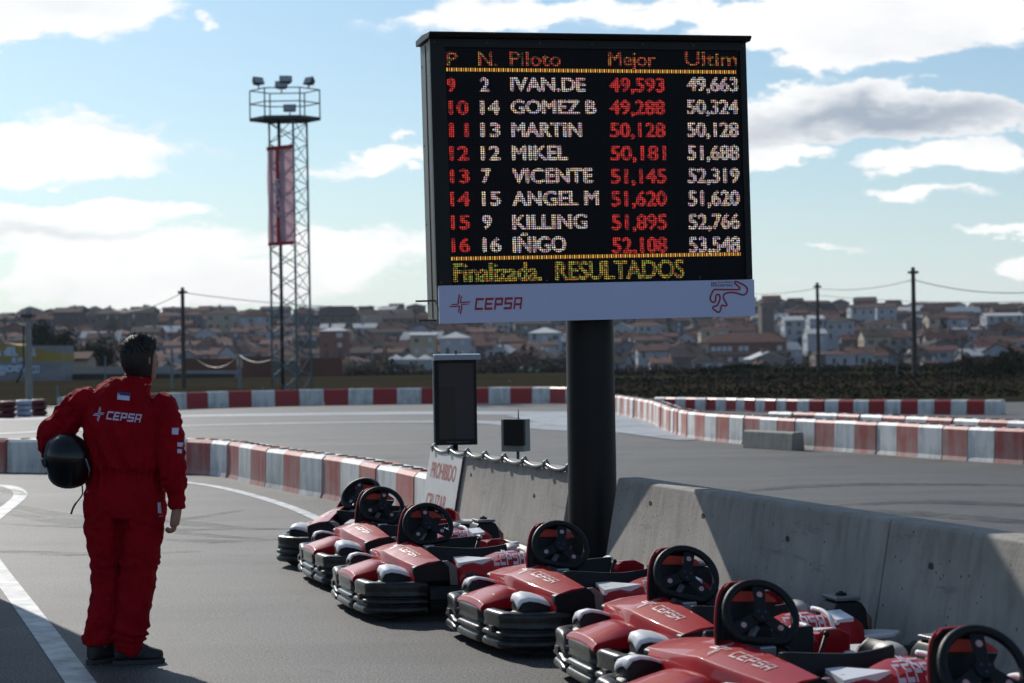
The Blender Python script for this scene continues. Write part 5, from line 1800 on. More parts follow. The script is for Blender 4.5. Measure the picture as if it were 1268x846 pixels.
mb.tube(smooth_path([(.72, -.64, .15), (.92, -.62, .15), (1.02, -.5, .15), (1.05, 0, .15), (1.02, .5, .15), (.92, .62, .15), (.72, .64, .15)], 5), .055, 10, flat=1.6)
mb.build('rear_bumper', 'bumper', kart, smooth=True)
# pedals, pipes and small parts in front of the seat
mb = MB()
for s in (-1, 1):
    mb.tube([(-.33, s * .14, .08), (-.30, s * .14, .19), (-.31, s * .14, .26)], .008, 6); mb.box((-.335, s * .14 - .035, .20), (-.32, s * .14 + .035, .30))
mb.build('pedal', 'alloy', kart)
mb = MB(); mb.box((-.06, -.10, .36), (.02, .04, .425)); mb.build('display_unit', 'alloy', kart, bevel=.008)
mb = MB()
for k in range(3):
    mb.tube(smooth_path([(-.02, -.03 + .03 * k, .40), (.05, -.12 + .04 * k, .37 + .02 * k), (.10, -.05 + .03 * k, .30), (.04, .02, .18)], 4), .009, 6)
mb.tube([(.06 + .05 * math.cos(a), -.06, .37 + .045 * math.sin(a)) for a in [2 * PI * q / 14 for q in range(14)]], .008, 6, closed=True)
mb.build('cable_loom', 'kart_black', kart, smooth=True)
mb = MB(); mb.tube([(.30, .10, .06), (.33, .10, .30), (.37, .09, .42)], .008, 6); mb.ball((.375, .09, .43), .014, 8, 6); mb.build('gear_lever', 'kart_black', kart, smooth=True)
mb = MB(); mb.tube([(-.28, 0, .10), (-.02, 0, .50)], .016, 8); mb.build('steering_column', 'kart_grey', kart, smooth=True)
# steering wheel: local disc in XY, spokes, buttons; tilted towards the driver
def wheel_parts(parent, mt):
    e = MB()
    ring_ = []
    for k in range(40):
        a = 2 * PI * k / 40
        x, y = .155 * math.cos(a), .150 * math.sin(a)
        if y < -.118: y = -.118 - .12 * (abs(y) - .118)
        ring_.append((x, y, 0))
    e.tube(ring_, .0185, 10, closed=True, up=(0, 0, 1))
    rim_ = e.build('steering_wheel', 'grip', parent, smooth=True, mtx=mt)
    for (x, y) in ((0, .14), (-.125, -.085), (.125, -.085)):
        d_ = Vector((x, y, 0)).normalized(); p_ = Vector((-d_.y, d_.x, 0))
        s_b = MB()
        a, b = d_ * .02, Vector((x, y, 0))
        for (w0_, w1_) in ((.026, .030),):
            s_b.add([a - p_ * w0_ + Vector((0, 0, .008)), b - p_ * w1_ + Vector((0, 0, .004)), b + p_ * w1_ + Vector((0, 0, .004)), a + p_ * w0_ + Vector((0, 0, .008)),
                     a - p_ * w0_ - Vector((0, 0, .004)), b - p_ * w1_ - Vector((0, 0, .004)), b + p_ * w1_ - Vector((0, 0, .004)), a + p_ * w0_ - Vector((0, 0, .004))],
                    [(0, 1, 2, 3), (7, 6, 5, 4), (0, 4, 5, 1), (1, 5, 6, 2), (2, 6, 7, 3), (3, 7, 4, 0)])
        s_b.build('spoke', 'grip', rim_, bevel=.004)
        s_b = MB(); c_ = Vector((x, y, 0)) * .66
        s_b.tube([c_ + Vector((0, 0, .006)), c_ + Vector((0, 0, .010))], .013, 14)
        s_b.build('spoke_badge', 'letter_pink', rim_, smooth=False)
    s_b = MB(); s_b.tube([(0, 0, -.02), (0, 0, .016)], [.044, .038], 18)
    s_b.build('hub', 'grip', rim_, smooth=True, auto=40)
    s_b = MB()
    for k in range(3):
        a = 2 * PI * k / 3 + .5
        s_b.tube([(.018 * math.cos(a), .018 * math.sin(a), .014), (.018 * math.cos(a), .018 * math.sin(a), .020)], .005, 8)
    s_b.build('hub_bolt', 'dark_blue', rim_)
    return rim_
def wheel_matrix(nw, spin, ang):
    """nw: the wheel's face normal in the world; back into the kart's own frame"""
    n_ = Matrix.Rotation(-ang, 3, 'Z') @ Vector(nw).normalized()
    y_ = Vector((0, 0, 1)) - n_ * n_.z
    y_.normalize()
    x_ = y_.cross(n_)
    m3 = Matrix((x_, y_, n_)).transposed().to_4x4()
    return Matrix.Translation((0, 0, .545)) @ m3 @ Matrix.Rotation(spin, 4, 'Z')
ANG = R(18)
sw_ = wheel_parts(kart, wheel_matrix((.22, -.80, .50), R(-8), ANG))
# upright panel beyond the wheel: red outside and along its top, black inside
def panel(parent, mt):
    mb = MB()
    prof = [(-.215, -.20), (-.195, -.05), (-.165, .07), (-.130, .140), (-.080, .178), (.02, .182), (.085, .155)]
    inn = [(-.02, -.22), (.01, -.06), (.03, .03), (.05, .07), (.06, .09), (.075, .11), (.085, .13)]
    # curved shell: outer edge comes forward, middle lies back
    rings = []
    for (a, b) in zip(prof, inn):
        rings.append([(a[0] + (b[0] - a[0]) * t, a[1] + (b[1] - a[1]) * t, -.055 - .13 * math.sin(min(1, t * 1.6) * PI / 2)) for t in (0, .12, .3, .5, .75, 1)])
    mb.loft(rings, closed=False, caps=False)
    o = mb.build('steering_panel', ['kart_black', 'kart_red'], parent, smooth=True, mtx=mt)
    q = o.modifiers.new('t', 'SOLIDIFY'); q.thickness = .010; q.offset = -1; q.material_offset = 1; q.material_offset_rim = 1
    mb = MB()      # red band along the top of the inner face, and the red outer lip
    mb.add([(-.112, .096, -.060), (.120, .088, -.075), (.112, .105, -.075), (.07, .135, -.070), (-.05, .140, -.055), (-.105, .110, -.052)], [(0, 1, 2, 3, 4, 5)])
    b1 = mb.build('panel_band', 'panel_red', o)
    mb = MB(); mb.add([(-.16, -.20, -.10), (.05, -.21, -.12), (.09, .04, -.10), (.120, .086, -.080), (-.113, .094, -.066), (-.15, .03, -.07)], [(0, 1, 2, 3, 4, 5)]); mb.build('panel_lining', 'kart_black', o)
    q = b1.modifiers.new('t', 'SOLIDIFY'); q.thickness = .006; q.offset = 0
    mb = MB()
    mb.tube(smooth_path([(-.220, -.20, -.055), (-.200, -.05, -.055), (-.170, .07, -.055), (-.135, .145, -.06), (-.083, .184, -.07), (.02, .188, -.09), (.09, .158, -.11)], 3), .0055, 8, up=(0, 0, 1))
    mb.build('panel_lip', 'kart_red', o, smooth=True)
    return o
M['panel_red'] = mat('panel_red', (.50, .04, .02), .6)
panel(kart, wheel_matrix((.22, -.80, .50), 0, ANG))
snap = snapshot(kart)
# wheel centre pixel, heading, spin of the wheel, label
KS = [((473, 628), 16, -16, 'second racing kart from the far end, its wheel before the white and red blocks'),
      ((530, 651.5), 17, 6, 'third racing kart from the far end, in front of the white warning sign'),
      ((694, 677.5), 18.5, -14, 'racing kart parked in front of the black pillar'),
      ((850, 714), 15, -18, 'racing kart whose steering wheel stands before the half shaded wall'),
      ((942, 763), 22, -8, 'second nearest racing kart, with a tall red panel left of its wheel'),
      ((1218, 830), 20, -4, 'nearest racing kart, cut off by the lower right corner'),
      ((446, 606), -12, 24, 'farthest racing kart, turned away from the others with a pale nose')]
karts = []
for i, ((px, py), deg, spin, lab) in enumerate(KS):
    k_ = kart if i == 0 else copy_tree(snap)
    r_ = ray(px, py)
    d = (.545 - H) / r_.z
    p = Vector((0, 0, H)) + r_ * d
    if i == 6: p = p * (16.35 / p.y)
    k_.location = (p.x, p.y, .004)
    k_.rotation_euler = (0, 0, R(deg))
    tag(k_, lab, 'kart', 'red and black rental karts parked along the wall')
    for c in children(k_):
        if c.name.startswith('steering_wheel'):
            c.matrix_local = wheel_matrix((.22, -.80, .50) if i != 6 else (-.30, -.62, .62), R(spin), R(deg))
        if c.name.startswith('steering_panel'):
            c.matrix_local = wheel_matrix((.22, -.80, .50) if i != 6 else (-.30, -.62, .62), 0, R(deg))
    karts.append(k_)
# ------------------------------------------------------------------ the driver
M['suit'] = None
m_, t_, b_ = new_mat('suit_red')
tcn_ = t_.nodes.new('ShaderNodeTexCoord')
c_ = ramp(t_, noise_n(t_, tcn_.outputs['Object'], 5, 5), [(.3, (.24, .002, .008)), (.7, (.34, .003, .011))])
t_.links.new(c_, b_.inputs['Base Color'])
b_.inputs['Roughness'].default_value = .78
b_.inputs['Specular IOR Level'].default_value = .08
bp1 = t_.nodes.new('ShaderNodeBump'); bp1.inputs['Strength'].default_value = 1.0; bp1.inputs['Distance'].default_value = .035
t_.links.new(noise_n(t_, tcn_.outputs['Object'], 1.0, 5, .55, (22, 22, 5)), bp1.inputs['Height'])
bp2 = t_.nodes.new('ShaderNodeBump'); bp2.inputs['Strength'].default_value = .25; bp2.inputs['Distance'].default_value = .003
t_.links.new(noise_n(t_, tcn_.outputs['Object'], 220, 2), bp2.inputs['Height'])
t_.links.new(bp1.outputs[0], bp2.inputs['Normal'])
t_.links.new(bp2.outputs[0], b_.inputs['Normal'])
M['suit'] = m_
m_, t_, b_ = new_mat('skin')
b_.inputs['Base Color'].default_value = (.33, .165, .11, 1)
b_.inputs['Roughness'].default_value = .55
b_.inputs['Subsurface Weight'].default_value = .15
b_.inputs['Subsurface Radius'].default_value = (.02, .008, .004)
M['skin'] = m_
M['hair'] = mat('hair', (.012, .007, .005), .6, var=.5, scale=30)
M['boot'] = mat('boot', (.018, .017, .018), .6, var=.3, scale=20, bump=.3, bscale=50)
M['sole'] = mat('sole', (.035, .035, .04), .7)
M['patch_white'] = mat('patch_white', (.55, .53, .72), .7)
M['patch_blue'] = mat('patch_blue', (.04, .035, .12), .7)
M['helmet'] = mat('helmet_black', (.004, .004, .006), .30, coat=.35, spec=.3)
M['visor'] = mat('visor', (.02, .022, .03), .08, coat=.5)

PX = 11.0 / F           # metres per photo pixel at the driver
base = ground(152, 820)
def P(px, py, y=0.0):
    """driver's own frame: x right, z up, y away from the camera"""
    zc = (822 - py) * PX
    return Vector(((px - 160) * PX + (py - 822) * -.0157 * PX * 0, y, zc))
per = None
def ring(c, rx, ry, ax, up, n=20, pw=2.0):
    ax = ax.normalized()
    u = up - ax * up.dot(ax)
    u.normalize()
    v = ax.cross(u)
    out_ = []
    for k in range(n):
        a = 2 * PI * k / n
        ca, sa = math.cos(a), math.sin(a)
        out_.append(c + u * rx * abs(ca) ** (2 / pw) * (1 if ca > 0 else -1) + v * ry * abs(sa) ** (2 / pw) * (1 if sa > 0 else -1))
    return out_
def limb(mb, pts, rad, up=Vector((1, 0, 0)), n=20, pw=2.2):
    """pts: centres; rad: (rx, ry)"""
    rings = []
    k = 5
    P_ = smooth_path(pts, k)
    RR = smooth_path([Vector((a, b, 0)) for a, b in rad], k)
    for i, p in enumerate(P_):
        a, b = P_[max(0, i - 1)], P_[min(len(P_) - 1, i + 1)]
        rings.append(ring(p, RR[i].x, RR[i].y, (b - a), up, n, pw))
    mb.loft(rings)
def remesh(mb, voxel, smooth_it, fac=.5):
    me = mb.mesh('tmp', [])
    o = bpy.data.objects.new('tmp', me)
    COL.objects.link(o)
    r = o.modifiers.new('r', 'REMESH'); r.mode = 'VOXEL'; r.voxel_size = voxel
    if smooth_it:
        s = o.modifiers.new('s', 'SMOOTH'); s.factor = fac; s.iterations = smooth_it
    dg = bpy.context.evaluated_depsgraph_get()
    dg.update()
    res = bpy.data.meshes.new_from_object(o.evaluated_get(dg))
    bpy.data.objects.remove(o)
    bpy.data.meshes.remove(me)
    return res

# suit
sm = MB()
tor = [((157, 640), .215, .125), ((158, 620), .218, .128), ((158, 600), .205, .118), ((157, 585), .205, .112), ((157, 570), .212, .122), ((158, 545), .218, .130), ((160, 520), .222, .130), ((164, 500), .205, .118), ((168, 489), .165, .098), ((174, 480), .10, .082), ((180, 470), .068, .068), ((182, 464), .062, .062)]
limb(sm, [P(*c, y) for (c, rx, ry), y in zip(tor, (0, 0, 0, 0, -.01, -.01, -.01, 0, .005, .01, .01, .012))], [(rx, ry) for c, rx, ry in tor], n=28, pw=2.4)
# legs
legL = [((134, 610), .115, .125, 0), ((132, 640), .106, .12, 0), ((133, 675), .092, .108, .01), ((134, 700), .082, .098, .02), ((134, 730), .085, .095, .02), ((133, 760), .089, .095, .01), ((128, 780), .094, .098, 0), ((128, 797), .088, .092, 0)]
legR = [((182, 610), .112, .125, 0), ((182, 640), .112, .12, 0), ((179, 675), .102, .112, -.01), ((176, 705), .095, .105, -.02), ((172, 740), .088, .10, -.03), ((169, 765), .085, .098, -.04), ((165, 785), .088, .10, -.05), ((163, 809), .066, .085, -.05)]
for lg in (legL, legR):
    limb(sm, [P(*c, y) for c, rx, ry, y in lg], [(rx, ry) for c, rx, ry, y in lg])
# right arm hangs
arR = [((196, 497), .07, .075, 0), ((208, 508), .076, .082, 0), ((215, 530), .074, .080, -.02), ((218, 555), .070, .078, -.045), ((221, 580), .070, .078, -.06), ((223, 602), .060, .066, -.06), ((226, 616), .045, .05, -.055), ((226.5, 630), .042, .046, -.055)]
limb(sm, [P(*c, y) for c, rx, ry, y in arR], [(rx, ry) for c, rx, ry, y in arR])
# left arm: out to the elbow, forearm down and forward round the helmet
arL = [((124, 494), .075, .08, 0), ((108, 500), .082, .085, .0), ((90, 516), .080, .085, .02), ((75, 532), .078, .085, .03), ((67, 545), .070, .085, .05), ((66, 560), .062, .075, .10), ((72, 572), .055, .06, .17), ((84, 580), .045, .048, .23)]
limb(sm, [P(*c, y) for c, rx, ry, y in arL], [(rx, ry) for c, rx, ry, y in arL], up=Vector((1, 0, 1)))
# ankle bunches
limb(sm, [P(124, 786, -.01), P(126, 795, -.01)], [(.098, .10), (.092, .094)])
sme = remesh(sm, .011, 3)
# folds of the cloth
def wrinkle(me):
    co = [v.co.copy() for v in me.vertices]
    no = [v.normal.copy() for v in me.vertices]
    for v, c, n_ in zip(me.vertices, co, no):
        z = c.z
        x = c.x
        px = x / PX + 160
        py = 822 - z / PX
        a = 0.0
        # general loose cloth
        a += .007 * noise.noise(Vector((x * 9, c.y * 9, z * 4)))
        # sharp creases: ridged noise running diagonally
        rg = 1 - abs(noise.noise(Vector((x * 13 + z * 7, c.y * 10, z * 9 - x * 5)))) * 2.6
        a += .007 * max(0, rg) ** 2
        rg = 1 - abs(noise.noise(Vector((x * 11 - z * 8, c.y * 10 + 5, z * 14 + x * 4)))) * 2.6
        a += (.006 if py > 630 or px > 206 or px < 105 else .003) * max(0, rg) ** 2
        # vertical gathers at the waist
        wst = math.exp(-((py - 586) / 13) ** 2)
        a += wst * .007 * math.sin(x * 150 + c.y * 60 + 2 * noise.noise(Vector((x * 8, 0, z * 5))))
        a -= math.exp(-((py - 587) / 5) ** 2) * .006 if 108 < px < 208 else 0
        # long folds down the back
        if 500 < py < 580 and px < 205:
            a += .015 * noise.noise(Vector((x * 17 + z * 6, 3.1, z * 3)))
        if 592 < py < 640:
            a += .012 * noise.noise(Vector((x * 20, 7.7, z * 4)))
        # bunches at knees and ankles, horizontal
        kn = math.exp(-((py - 697) / 12) ** 2) * .9 + math.exp(-((py - 645) / 14) ** 2) * .5
        an = math.exp(-((py - 785) / 18) ** 2)
        if px < 212:
            a += (kn * .007 + an * .010) * math.sin(z * 95 + x * 30 + 9 * noise.noise(Vector((x * 7, c.y * 7, z * 7)))) * (1 if py > 640 else .2)
            a += .010 * noise.noise(Vector((x * 9 + z * 3, c.y * 9, z * 13 + x * 6))) if py > 640 else 0
        # sleeve rings
        if px > 206 and 500 < py < 630:
            a += .004 * math.sin(z * 80 - x * 70 + 8 * noise.noise(Vector((x * 7, c.y * 9, z * 7))))
            a -= .008 * math.exp(-((py - 612) / 3) ** 2)
        if px < 100:
            a += .006 * math.sin((x - z) * 75 + 8 * noise.noise(Vector((x * 7, c.y * 9, z * 7))))
        v.co = c + n_ * a
    me.polygons.foreach_set('use_smooth', [True] * len(me.polygons))
wrinkle(sme)
sme.materials.clear(); sme.materials.append(M['suit'])

# body: head, neck, hands, and the figure beneath the suit
bm_ = MB()
hc = P(180.5, 446, 0.01)
HT = R(-42)       # head turned to the right
def hrot(p):
    c, s = math.cos(HT), math.sin(HT)
    return hc + Vector((p[0] * c - p[1] * s, p[0] * s + p[1] * c, p[2]))
# head rings from chin to crown, y forward (away from the camera)
hd = [(-.125, .030, .035, .045), (-.105, .052, .060, .03), (-.07, .064, .082, .01), (-.03, .071, .094, .0), (.015, .076, .099, -.004), (.055, .077, .098, -.006), (.09, .068, .085, -.006), (.115, .045, .058, -.006), (.126, .015, .02, -.006)]
bm_.loft([[hrot((rx * math.cos(2 * PI * k / 24), yo + ry * math.sin(2 * PI * k / 24), z)) for k in range(24)] for (z, rx, ry, yo) in hd])
bm_.ball(hrot((0, .105, -.02)), .016, sc_=(1, 1.2, 1.5))            # nose
bm_.tube([hrot((-.03, .088, .018)), hrot((0, .098, .022)), hrot((.03, .088, .018))], .010, 8)      # brow
bm_.tube([hrot((-.022, .083, -.062)), hrot((0, .094, -.062)), hrot((.022, .083, -.062))], .007, 8)    # lips
for s in (-1, 1):
    bm_.tube([hrot((s * .078, .0, .018)), hrot((s * .090, -.012, .012)), hrot((s * .089, -.012, -.018)), hrot((s * .078, .0, -.036))], [.008, .011, .009, .007], 8)     # ears
limb(bm_, [P(181, 478, .0), P(181, 465, .0), P(182, 448, .0)], [(.062, .06), (.055, .057), (.055, .06)])
limb(bm_, [P(157, 640), P(157, 600), P(158, 560), P(162, 515), P(170, 490, .005), P(179, 476, .0)], [(.15, .085), (.14, .08), (.15, .085), (.165, .09), (.12, .075), (.06, .055)])
for lg in (legL, legR):
    limb(bm_, [P(*c, y) for c, rx, ry, y in lg[1:]], [(rx * .6, ry * .6) for c, rx, ry, y in lg[1:]])
limb(bm_, [P(128, 790, 0), P(127, 810, .01), P(132, 814, .05)], [(.045, .045), (.03, .035), (.022, .022)])
limb(bm_, [P(162, 800, -.05), P(162, 813, -.05), P(172, 817, -.045)], [(.045, .045), (.03, .035), (.022, .022)])
limb(bm_, [P(*c, y) for c, rx, ry, y in arR], [(.045, .045), (.05, .05), (.047, .047), (.042, .042), (.038, .038), (.033, .033), (.029, .031), (.027, .031)])
limb(bm_, [P(*c, y) for c, rx, ry, y in arL], [(.045, .045), (.05, .05), (.047, .047), (.042, .042), (.038, .038), (.033, .033), (.029, .031), (.027, .031)], up=Vector((1, 0, 1)))
# right hand, relaxed: back of the hand to the right, fingers curled to the left
w0 = P(225.5, 632, -.055)
limb(bm_, [w0 + Vector((0, 0, .03)), w0 + Vector((-.003, 0, -.01)), w0 + Vector((-.010, .0, -.05)), w0 + Vector((-.016, .0, -.085))], [(.027, .031), (.027, .036), (.027, .047), (.024, .046)], n=16)
fl_ = [(.030, .062), (.012, .072), (-.008, .068), (-.026, .055)]
for j, (yy, L) in enumerate(fl_):
    b0 = w0 + Vector((-.016, yy, -.083))
    c = 1.35 + .10 * j
    p1 = b0 + Vector((-.006, 0, -.42 * L)) ; p2 = p1 + Vector((-.42 * L * math.sin(.9 * c), 0, -.42 * L * math.cos(.9 * c))); p3 = p2 + Vector((-.30 * L * math.sin(1.7 * c), 0, -.30 * L * math.cos(1.7 * c)))
    bm_.tube(smooth_path([b0 + Vector((0, 0, .012)), b0, p1, p2, p3], 3), [.0115] * 4 + [.0110] * 3 + [.0105] * 3 + [.0098] * 2 + [.007], 10)
tb0 = w0 + Vector((-.014, .034, -.03))
bm_.tube(smooth_path([tb0, tb0 + Vector((-.014, .022, -.022)), tb0 + Vector((-.024, .026, -.048)), tb0 + Vector((-.030, .018, -.068))], 3), [.013, .0125, .012, .0115, .011, .0105, .010, .0095, .0085, .007], 10)
# left hand under the helmet shell, fingers spread along it
w1 = P(84, 580, .23)
limb(bm_, [w1 + Vector((-.02, -.02, .01)), w1 + Vector((.01, .01, -.01)), w1 + Vector((.05, .01, -.04))], [(.028, .030), (.020, .034), (.016, .040)], up=Vector((0, 1, 1)))
for j in range(4):
    b0 = w1 + Vector((.05, -.02 + j * .004, -.03 - .02 * j + .02))
    q = b0 + Vector((.035, -.01, -.008)); q2 = q + Vector((.025, -.025, -.006))
    bm_.tube([b0, q, q2], [.0095, .009, .0075], 10)
bm_.tube([w1 + Vector((.01, 0, .02)), w1 + Vector((.035, -.01, .045)), w1 + Vector((.05, -.025, .055))], [.012, .011, .009], 10)
bme = remesh(bm_, .0048, 2, .4)
bme.polygons.foreach_set('use_smooth', [True] * len(bme.polygons))
bme.materials.clear(); bme.materials.append(M['skin'])
per = bpy.data.objects.new('person', bme)
COL.objects.link(per)
per.location = (base.x + (160 - 152) * PX, 11.05, 0)
tag(per, 'driver in red racing overalls seen from behind with a helmet under the left arm', 'person')
suit = link('racing_suit', sme, per)
# hair: scalp cap and tufts
hm = MB()
rings = []
for i in range(11):
    t = i / 10
    z = -.105 + t * .245
    rr = 1.07 if t < .8 else 1.07
    base_r = None
    for (q, r_) in zip(hd, hd[1:]):
        if q[0] <= z <= r_[0]:
            u = (z - q[0]) / (r_[0] - q[0]); base_r = [q[k] * (1 - u) + r_[k] * u for k in range(1, 4)]
    if base_r is None: base_r = [.02, .026, -.006]
    rings.append([hrot(((base_r[0] + .022) * math.cos(a), min(base_r[2] + (base_r[1] + .020) * math.sin(a), .012 + max(0, t - .55) * .20), z + .006 * noise.noise(Vector((a * 3, z * 20, 0))))) for a in [2 * PI * k / 32 for k in range(32)]])
hm.loft(rings)
rh_ = random.Random(3)
for i in range(1500):
    a = rh_.uniform(0, 2 * PI); t = rh_.random() ** .75
    z = -.105 + t * .24
    q = None
    for (q0, r_) in zip(hd, hd[1:]):
        if q0[0] <= z <= r_[0]:
            u = (z - q0[0]) / (r_[0] - q0[0]); q = [q0[k] * (1 - u) + r_[k] * u for k in range(1, 4)]
    if q is None: q = [.02, .026, -.006]
    yy = q[2] + (q[1] + .016) * math.sin(a)
    if yy > .012 + max(0, t - .55) * .20: continue
    p = Vector(((q[0] + .018) * math.cos(a), yy, z))
    o_ = Vector((math.cos(a) * .7, math.sin(a) * .7, -.9 if t < .5 else (.2 + t * .8))).normalized()
    o_ += Vector((rh_.gauss(0, .3), rh_.gauss(0, .3), rh_.gauss(0, .3)))
    L = rh_.uniform(.004, .012) if t < .55 else rh_.uniform(.012, .034)
    s = rh_.uniform(.002, .004)
    sd_ = o_.cross(Vector((0, 0, 1))); sd_ = sd_.normalized() if sd_.length > .01 else Vector((1, 0, 0))
    hm.add([hrot(p - sd_ * s), hrot(p + sd_ * s), hrot(p + o_ * L)], [(0, 1, 2)])
hm.build('hair', 'hair', per, smooth=True)
# boots
def boot(c, ang, L=.27):
    mb = MB()
    rings = []
    for (u, w_, h_) in ((-.085, .036, .11), (-.07, .048, .150), (-.02, .054, .165), (.035, .052, .135), (.08, .050, .085), (.13, .050, .066), (.165, .040, .055), (.185, .02, .045)):
        rings.append([Vector((u, w_ * sx_, z_ * h_ + .02)) for (sx_, z_) in ((-1, 0), (-1.02, .35), (-.85, .75), (-.4, 1), (.4, 1), (.85, .75), (1.02, .35), (1, 0))])
    mt = Matrix.Translation(c) @ Matrix.Rotation(ang, 4, 'Z')
    mb.loft([[mt @ p for p in r] for r in rings])
    o = mb.build('boot', 'boot', per, smooth=True)
    ss = o.modifiers.new('s', 'SUBSURF'); ss.levels = ss.render_levels = 2
    mb = MB()
    out_l = [(-.092, .03), (-.05, .047), (.03, .046), (.10, .054), (.16, .045), (.192, .015)]
    pl = [(u, -v) for u, v in out_l] + [(u, v) for u, v in out_l[::-1]]
    mb.prism([tuple((mt @ Vector((u, v, 0)))[:2]) for u, v in pl], 'z', 0.0, .026)
    mb.build('sole', 'sole', o, bevel=.005)
    mb = MB()
    for k in range(4):
        mb.tube([mt @ Vector((.045 + k * .022, -.02, .125 - k * .016)), mt @ Vector((.05 + k * .022, 0, .133 - k * .016)), mt @ Vector((.045 + k * .022, .02, .125 - k * .016))], .003, 5)
    mb.tube([mt @ Vector((.05, -.035, .12)), mt @ Vector((.08, -.055, .085)), mt @ Vector((.075, -.06, .05))], .0025, 5)
    mb.build('lace', 'sole', o)
    return o
boot(Vector((P(127, 818).x, .02, 0)), R(48))
boot(Vector((P(164, 824).x, -.05, 0)), R(14))
# lettering laid on the cloth by projecting it straight onto the suit
bvh = BVHTree.FromPolygons([v.co for v in sme.vertices], [p.vertices for p in sme.polygons])
def onto(mb, x, z, off=.004):
    hit = bvh.ray_cast(Vector((x, -1.5, z)), Vector((0, 1, 0)))
    return (x, (hit[0].y if hit[0] else 0) - off, z)
mb = MB()
tl = R(-7)
c0 = P(127.5, 512)
h_ = 10.2 * PX
wtot = 59 * PX
xs_c = wtot / (7.6 * h_)
def mp(x, z):
    return onto(None, c0.x + x * math.cos(tl) - z * math.sin(tl), c0.z + x * math.sin(tl) + z * math.cos(tl) - .018)
add_cepsa(mb, 0, 0, h_, mp=mp, sub=.012, xs=xs_c)
mb.build('back_lettering', 'patch_white', suit)
mb = MB()
def patch(mb, px0, px1, py0, py1, off=.004, rot=0.0, n=6, m=None):
    for i in range(n):
        for j in range(3):
            q = []
            for (a, b) in ((i, j), (i + 1, j), (i + 1, j + 1), (i, j + 1)):
                u, v = a / n, b / 3
                pp = P(px0 + (px1 - px0) * u, py1 + (py0 - py1) * v + rot * (px1 - px0) * u)
                q.append(onto(None, pp.x, pp.z, off))
            mb.add(q, [(0, 1, 2, 3)], m)
patch(mb, 157.5, 172.5, 484.5, 488.5, .0055, .12)
patch(mb, 156.3, 171.3, 486, 494.0, .004, .12, m=1)
mb.build('collar_label', ['patch_blue', 'patch_white'], suit)
mb = MB(); patch(mb, 223, 230, 530, 538, .004, .1); patch(mb, 229, 234, 548, 553, .004, .2); patch(mb, 229.5, 234, 556, 561, .004, .2)
mb.build('sleeve_patch', 'patch_white', suit)
mb = MB(); patch(mb, 203.5, 206.5, 622, 640, .006, 0, n=2)
mb.build('trouser_stripe', 'patch_white', suit)
# helmet under the arm
hp = P(93, 564, -.10)
hl = empty('helmet', per.location + hp, 0, 'black full face helmet held against the hip under the arm of the driver', 'helmet')
hl.rotation_euler = (R(30), R(-18), R(30))
mb = MB()
rings = []
for (z, r) in ((-.128, .098), (-.118, .106), (-.09, .114), (-.05, .120), (0, .124), (.04, .119), (.075, .104), (.10, .084), (.12, .058), (.132, .032), (.137, .008)):
    rings.append([(r * math.cos(a), r * 1.15 * math.sin(a) + (.016 * min(1, max(0, -.02 - z) / .06) if math.sin(a) > 0 else 0), z) for a in [2 * PI * q / 36 for q in range(36)]])
mb.loft(rings)
shell = mb.build('shell', 'helmet', hl, smooth=True)
mb = MB()
vr = []
for i in range(5):
    z = -.035 + .02 * i
    vr.append([(.126 * math.cos(a) * (1 - .12 * abs(i - 2) / 2 * .3), .148 * math.sin(a) * (1 - .02 * abs(i - 2)) + .004, z) for a in [R(28) + R(124) * q / 14 for q in range(15)]])
mb.loft(vr, closed=False, caps=False)
mb.build('visor', 'visor', hl, smooth=True)
mb = MB(); mb.tube([(.101 * math.cos(a), .118 * math.sin(a) + .012, -.126) for a in [2 * PI * q / 28 for q in range(28)]], .012, 8, closed=True); mb.build('edge_trim', 'rubber', hl, smooth=True)
mb = MB()
for s in (-1, 1):
    mb.tube([(s * .124, .02, .0), (s * .134, .02, .0)], .026, 16, up=(0, 1, 0))
mb.build('visor_pivot', 'galv_dark', hl, smooth=True, auto=40)
mb = MB()
for k in range(1):
    mb.tube([(.05 + .03 * k, -.142 + .012 * k, .055), (.065 + .02 * k, -.135 + .012 * k, -.03), (.055 + .02 * k, -.135 + .012 * k, -.075)], [.004, .006, .003], 6)
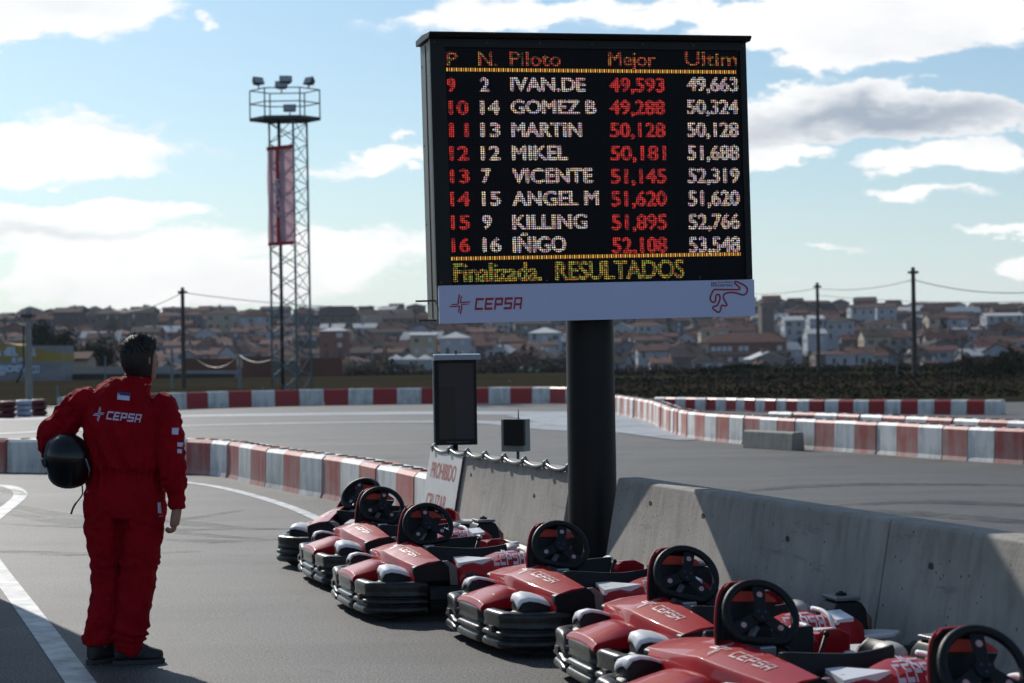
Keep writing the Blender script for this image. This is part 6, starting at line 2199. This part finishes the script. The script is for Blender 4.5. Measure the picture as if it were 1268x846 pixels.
mb.build('stripe', mat('helmet_stripe', (.16, .18, .24), .3), hl, smooth=True)
mb = MB()
st0 = hl.location
hl_inv = (Matrix.Translation(hl.location) @ hl.rotation_euler.to_matrix().to_4x4()).inverted()
lw = lambda px, py, y=-.13: hl_inv @ (per.location + P(px, py, y))
mb.tube(smooth_path([lw(112, 598), lw(112.5, 609), lw(109, 615), lw(104, 621), lw(100.5, 627), lw(98, 634)], 4), [.004] * 12 + [.0055] * 9, 6)
mb.build('chin_strap', 'rubber', hl, smooth=True)

# stand-in cabin added out of view to cast the shade on the lane corner
cb = empty('shade_cabin', (-7.05, 14.9, 0), 0, 'tall pale stand-in cabin added out of view at left to cast the corner shade', 'cabin')
mb = MB(); mb.box((-2.4, -1.2, .12), (2.4, 1.2, 3.95)); mb.build('wall', 'plaster_white', cb, bevel=.02)
mb = MB(); mb.box((-2.5, -1.3, 3.95), (2.45, 1.3, 4.08)); mb.build('roof', 'roof_pale', cb, bevel=.02)
mb = MB(); mb.box((.4, -1.225, .15), (1.2, -1.195, 2.15)); dr = mb.build('door', 'wall_grey', cb)
mb = MB(); mb.box((.48, -1.26, 1.1), (.52, -1.22, 1.2)); mb.build('handle', 'galv', dr)
mb = MB(); mb.box((-1.6, -1.225, 1.1), (-.5, -1.195, 1.9)); mb.build('window', 'window_dark', cb)
mb = MB(); mb.box((-2.3, -1.1, 0), (2.3, 1.1, .12)); mb.build('skid_base', 'galv_dark', cb)

# ------------------------------------------------------------------ thin winter haze over the whole place
hz = MB()
hz.box((-15000, -90, -25), (15000, 9200, 60))
hm_, ht_, hb_ = new_mat('haze')
ht_.nodes.remove(hb_)
pv = ht_.nodes.new('ShaderNodeVolumePrincipled')
pv.inputs['Color'].default_value = (.80, .88, 1.0, 1)
pv.inputs['Density'].default_value = 0.000085
pv.inputs['Anisotropy'].default_value = 0.0
ht_.links.new(pv.outputs[0], ht_.nodes['Material Output'].inputs['Volume'])
M['haze'] = hm_
tag(hz.build('haze', 'haze'), kind='stuff')
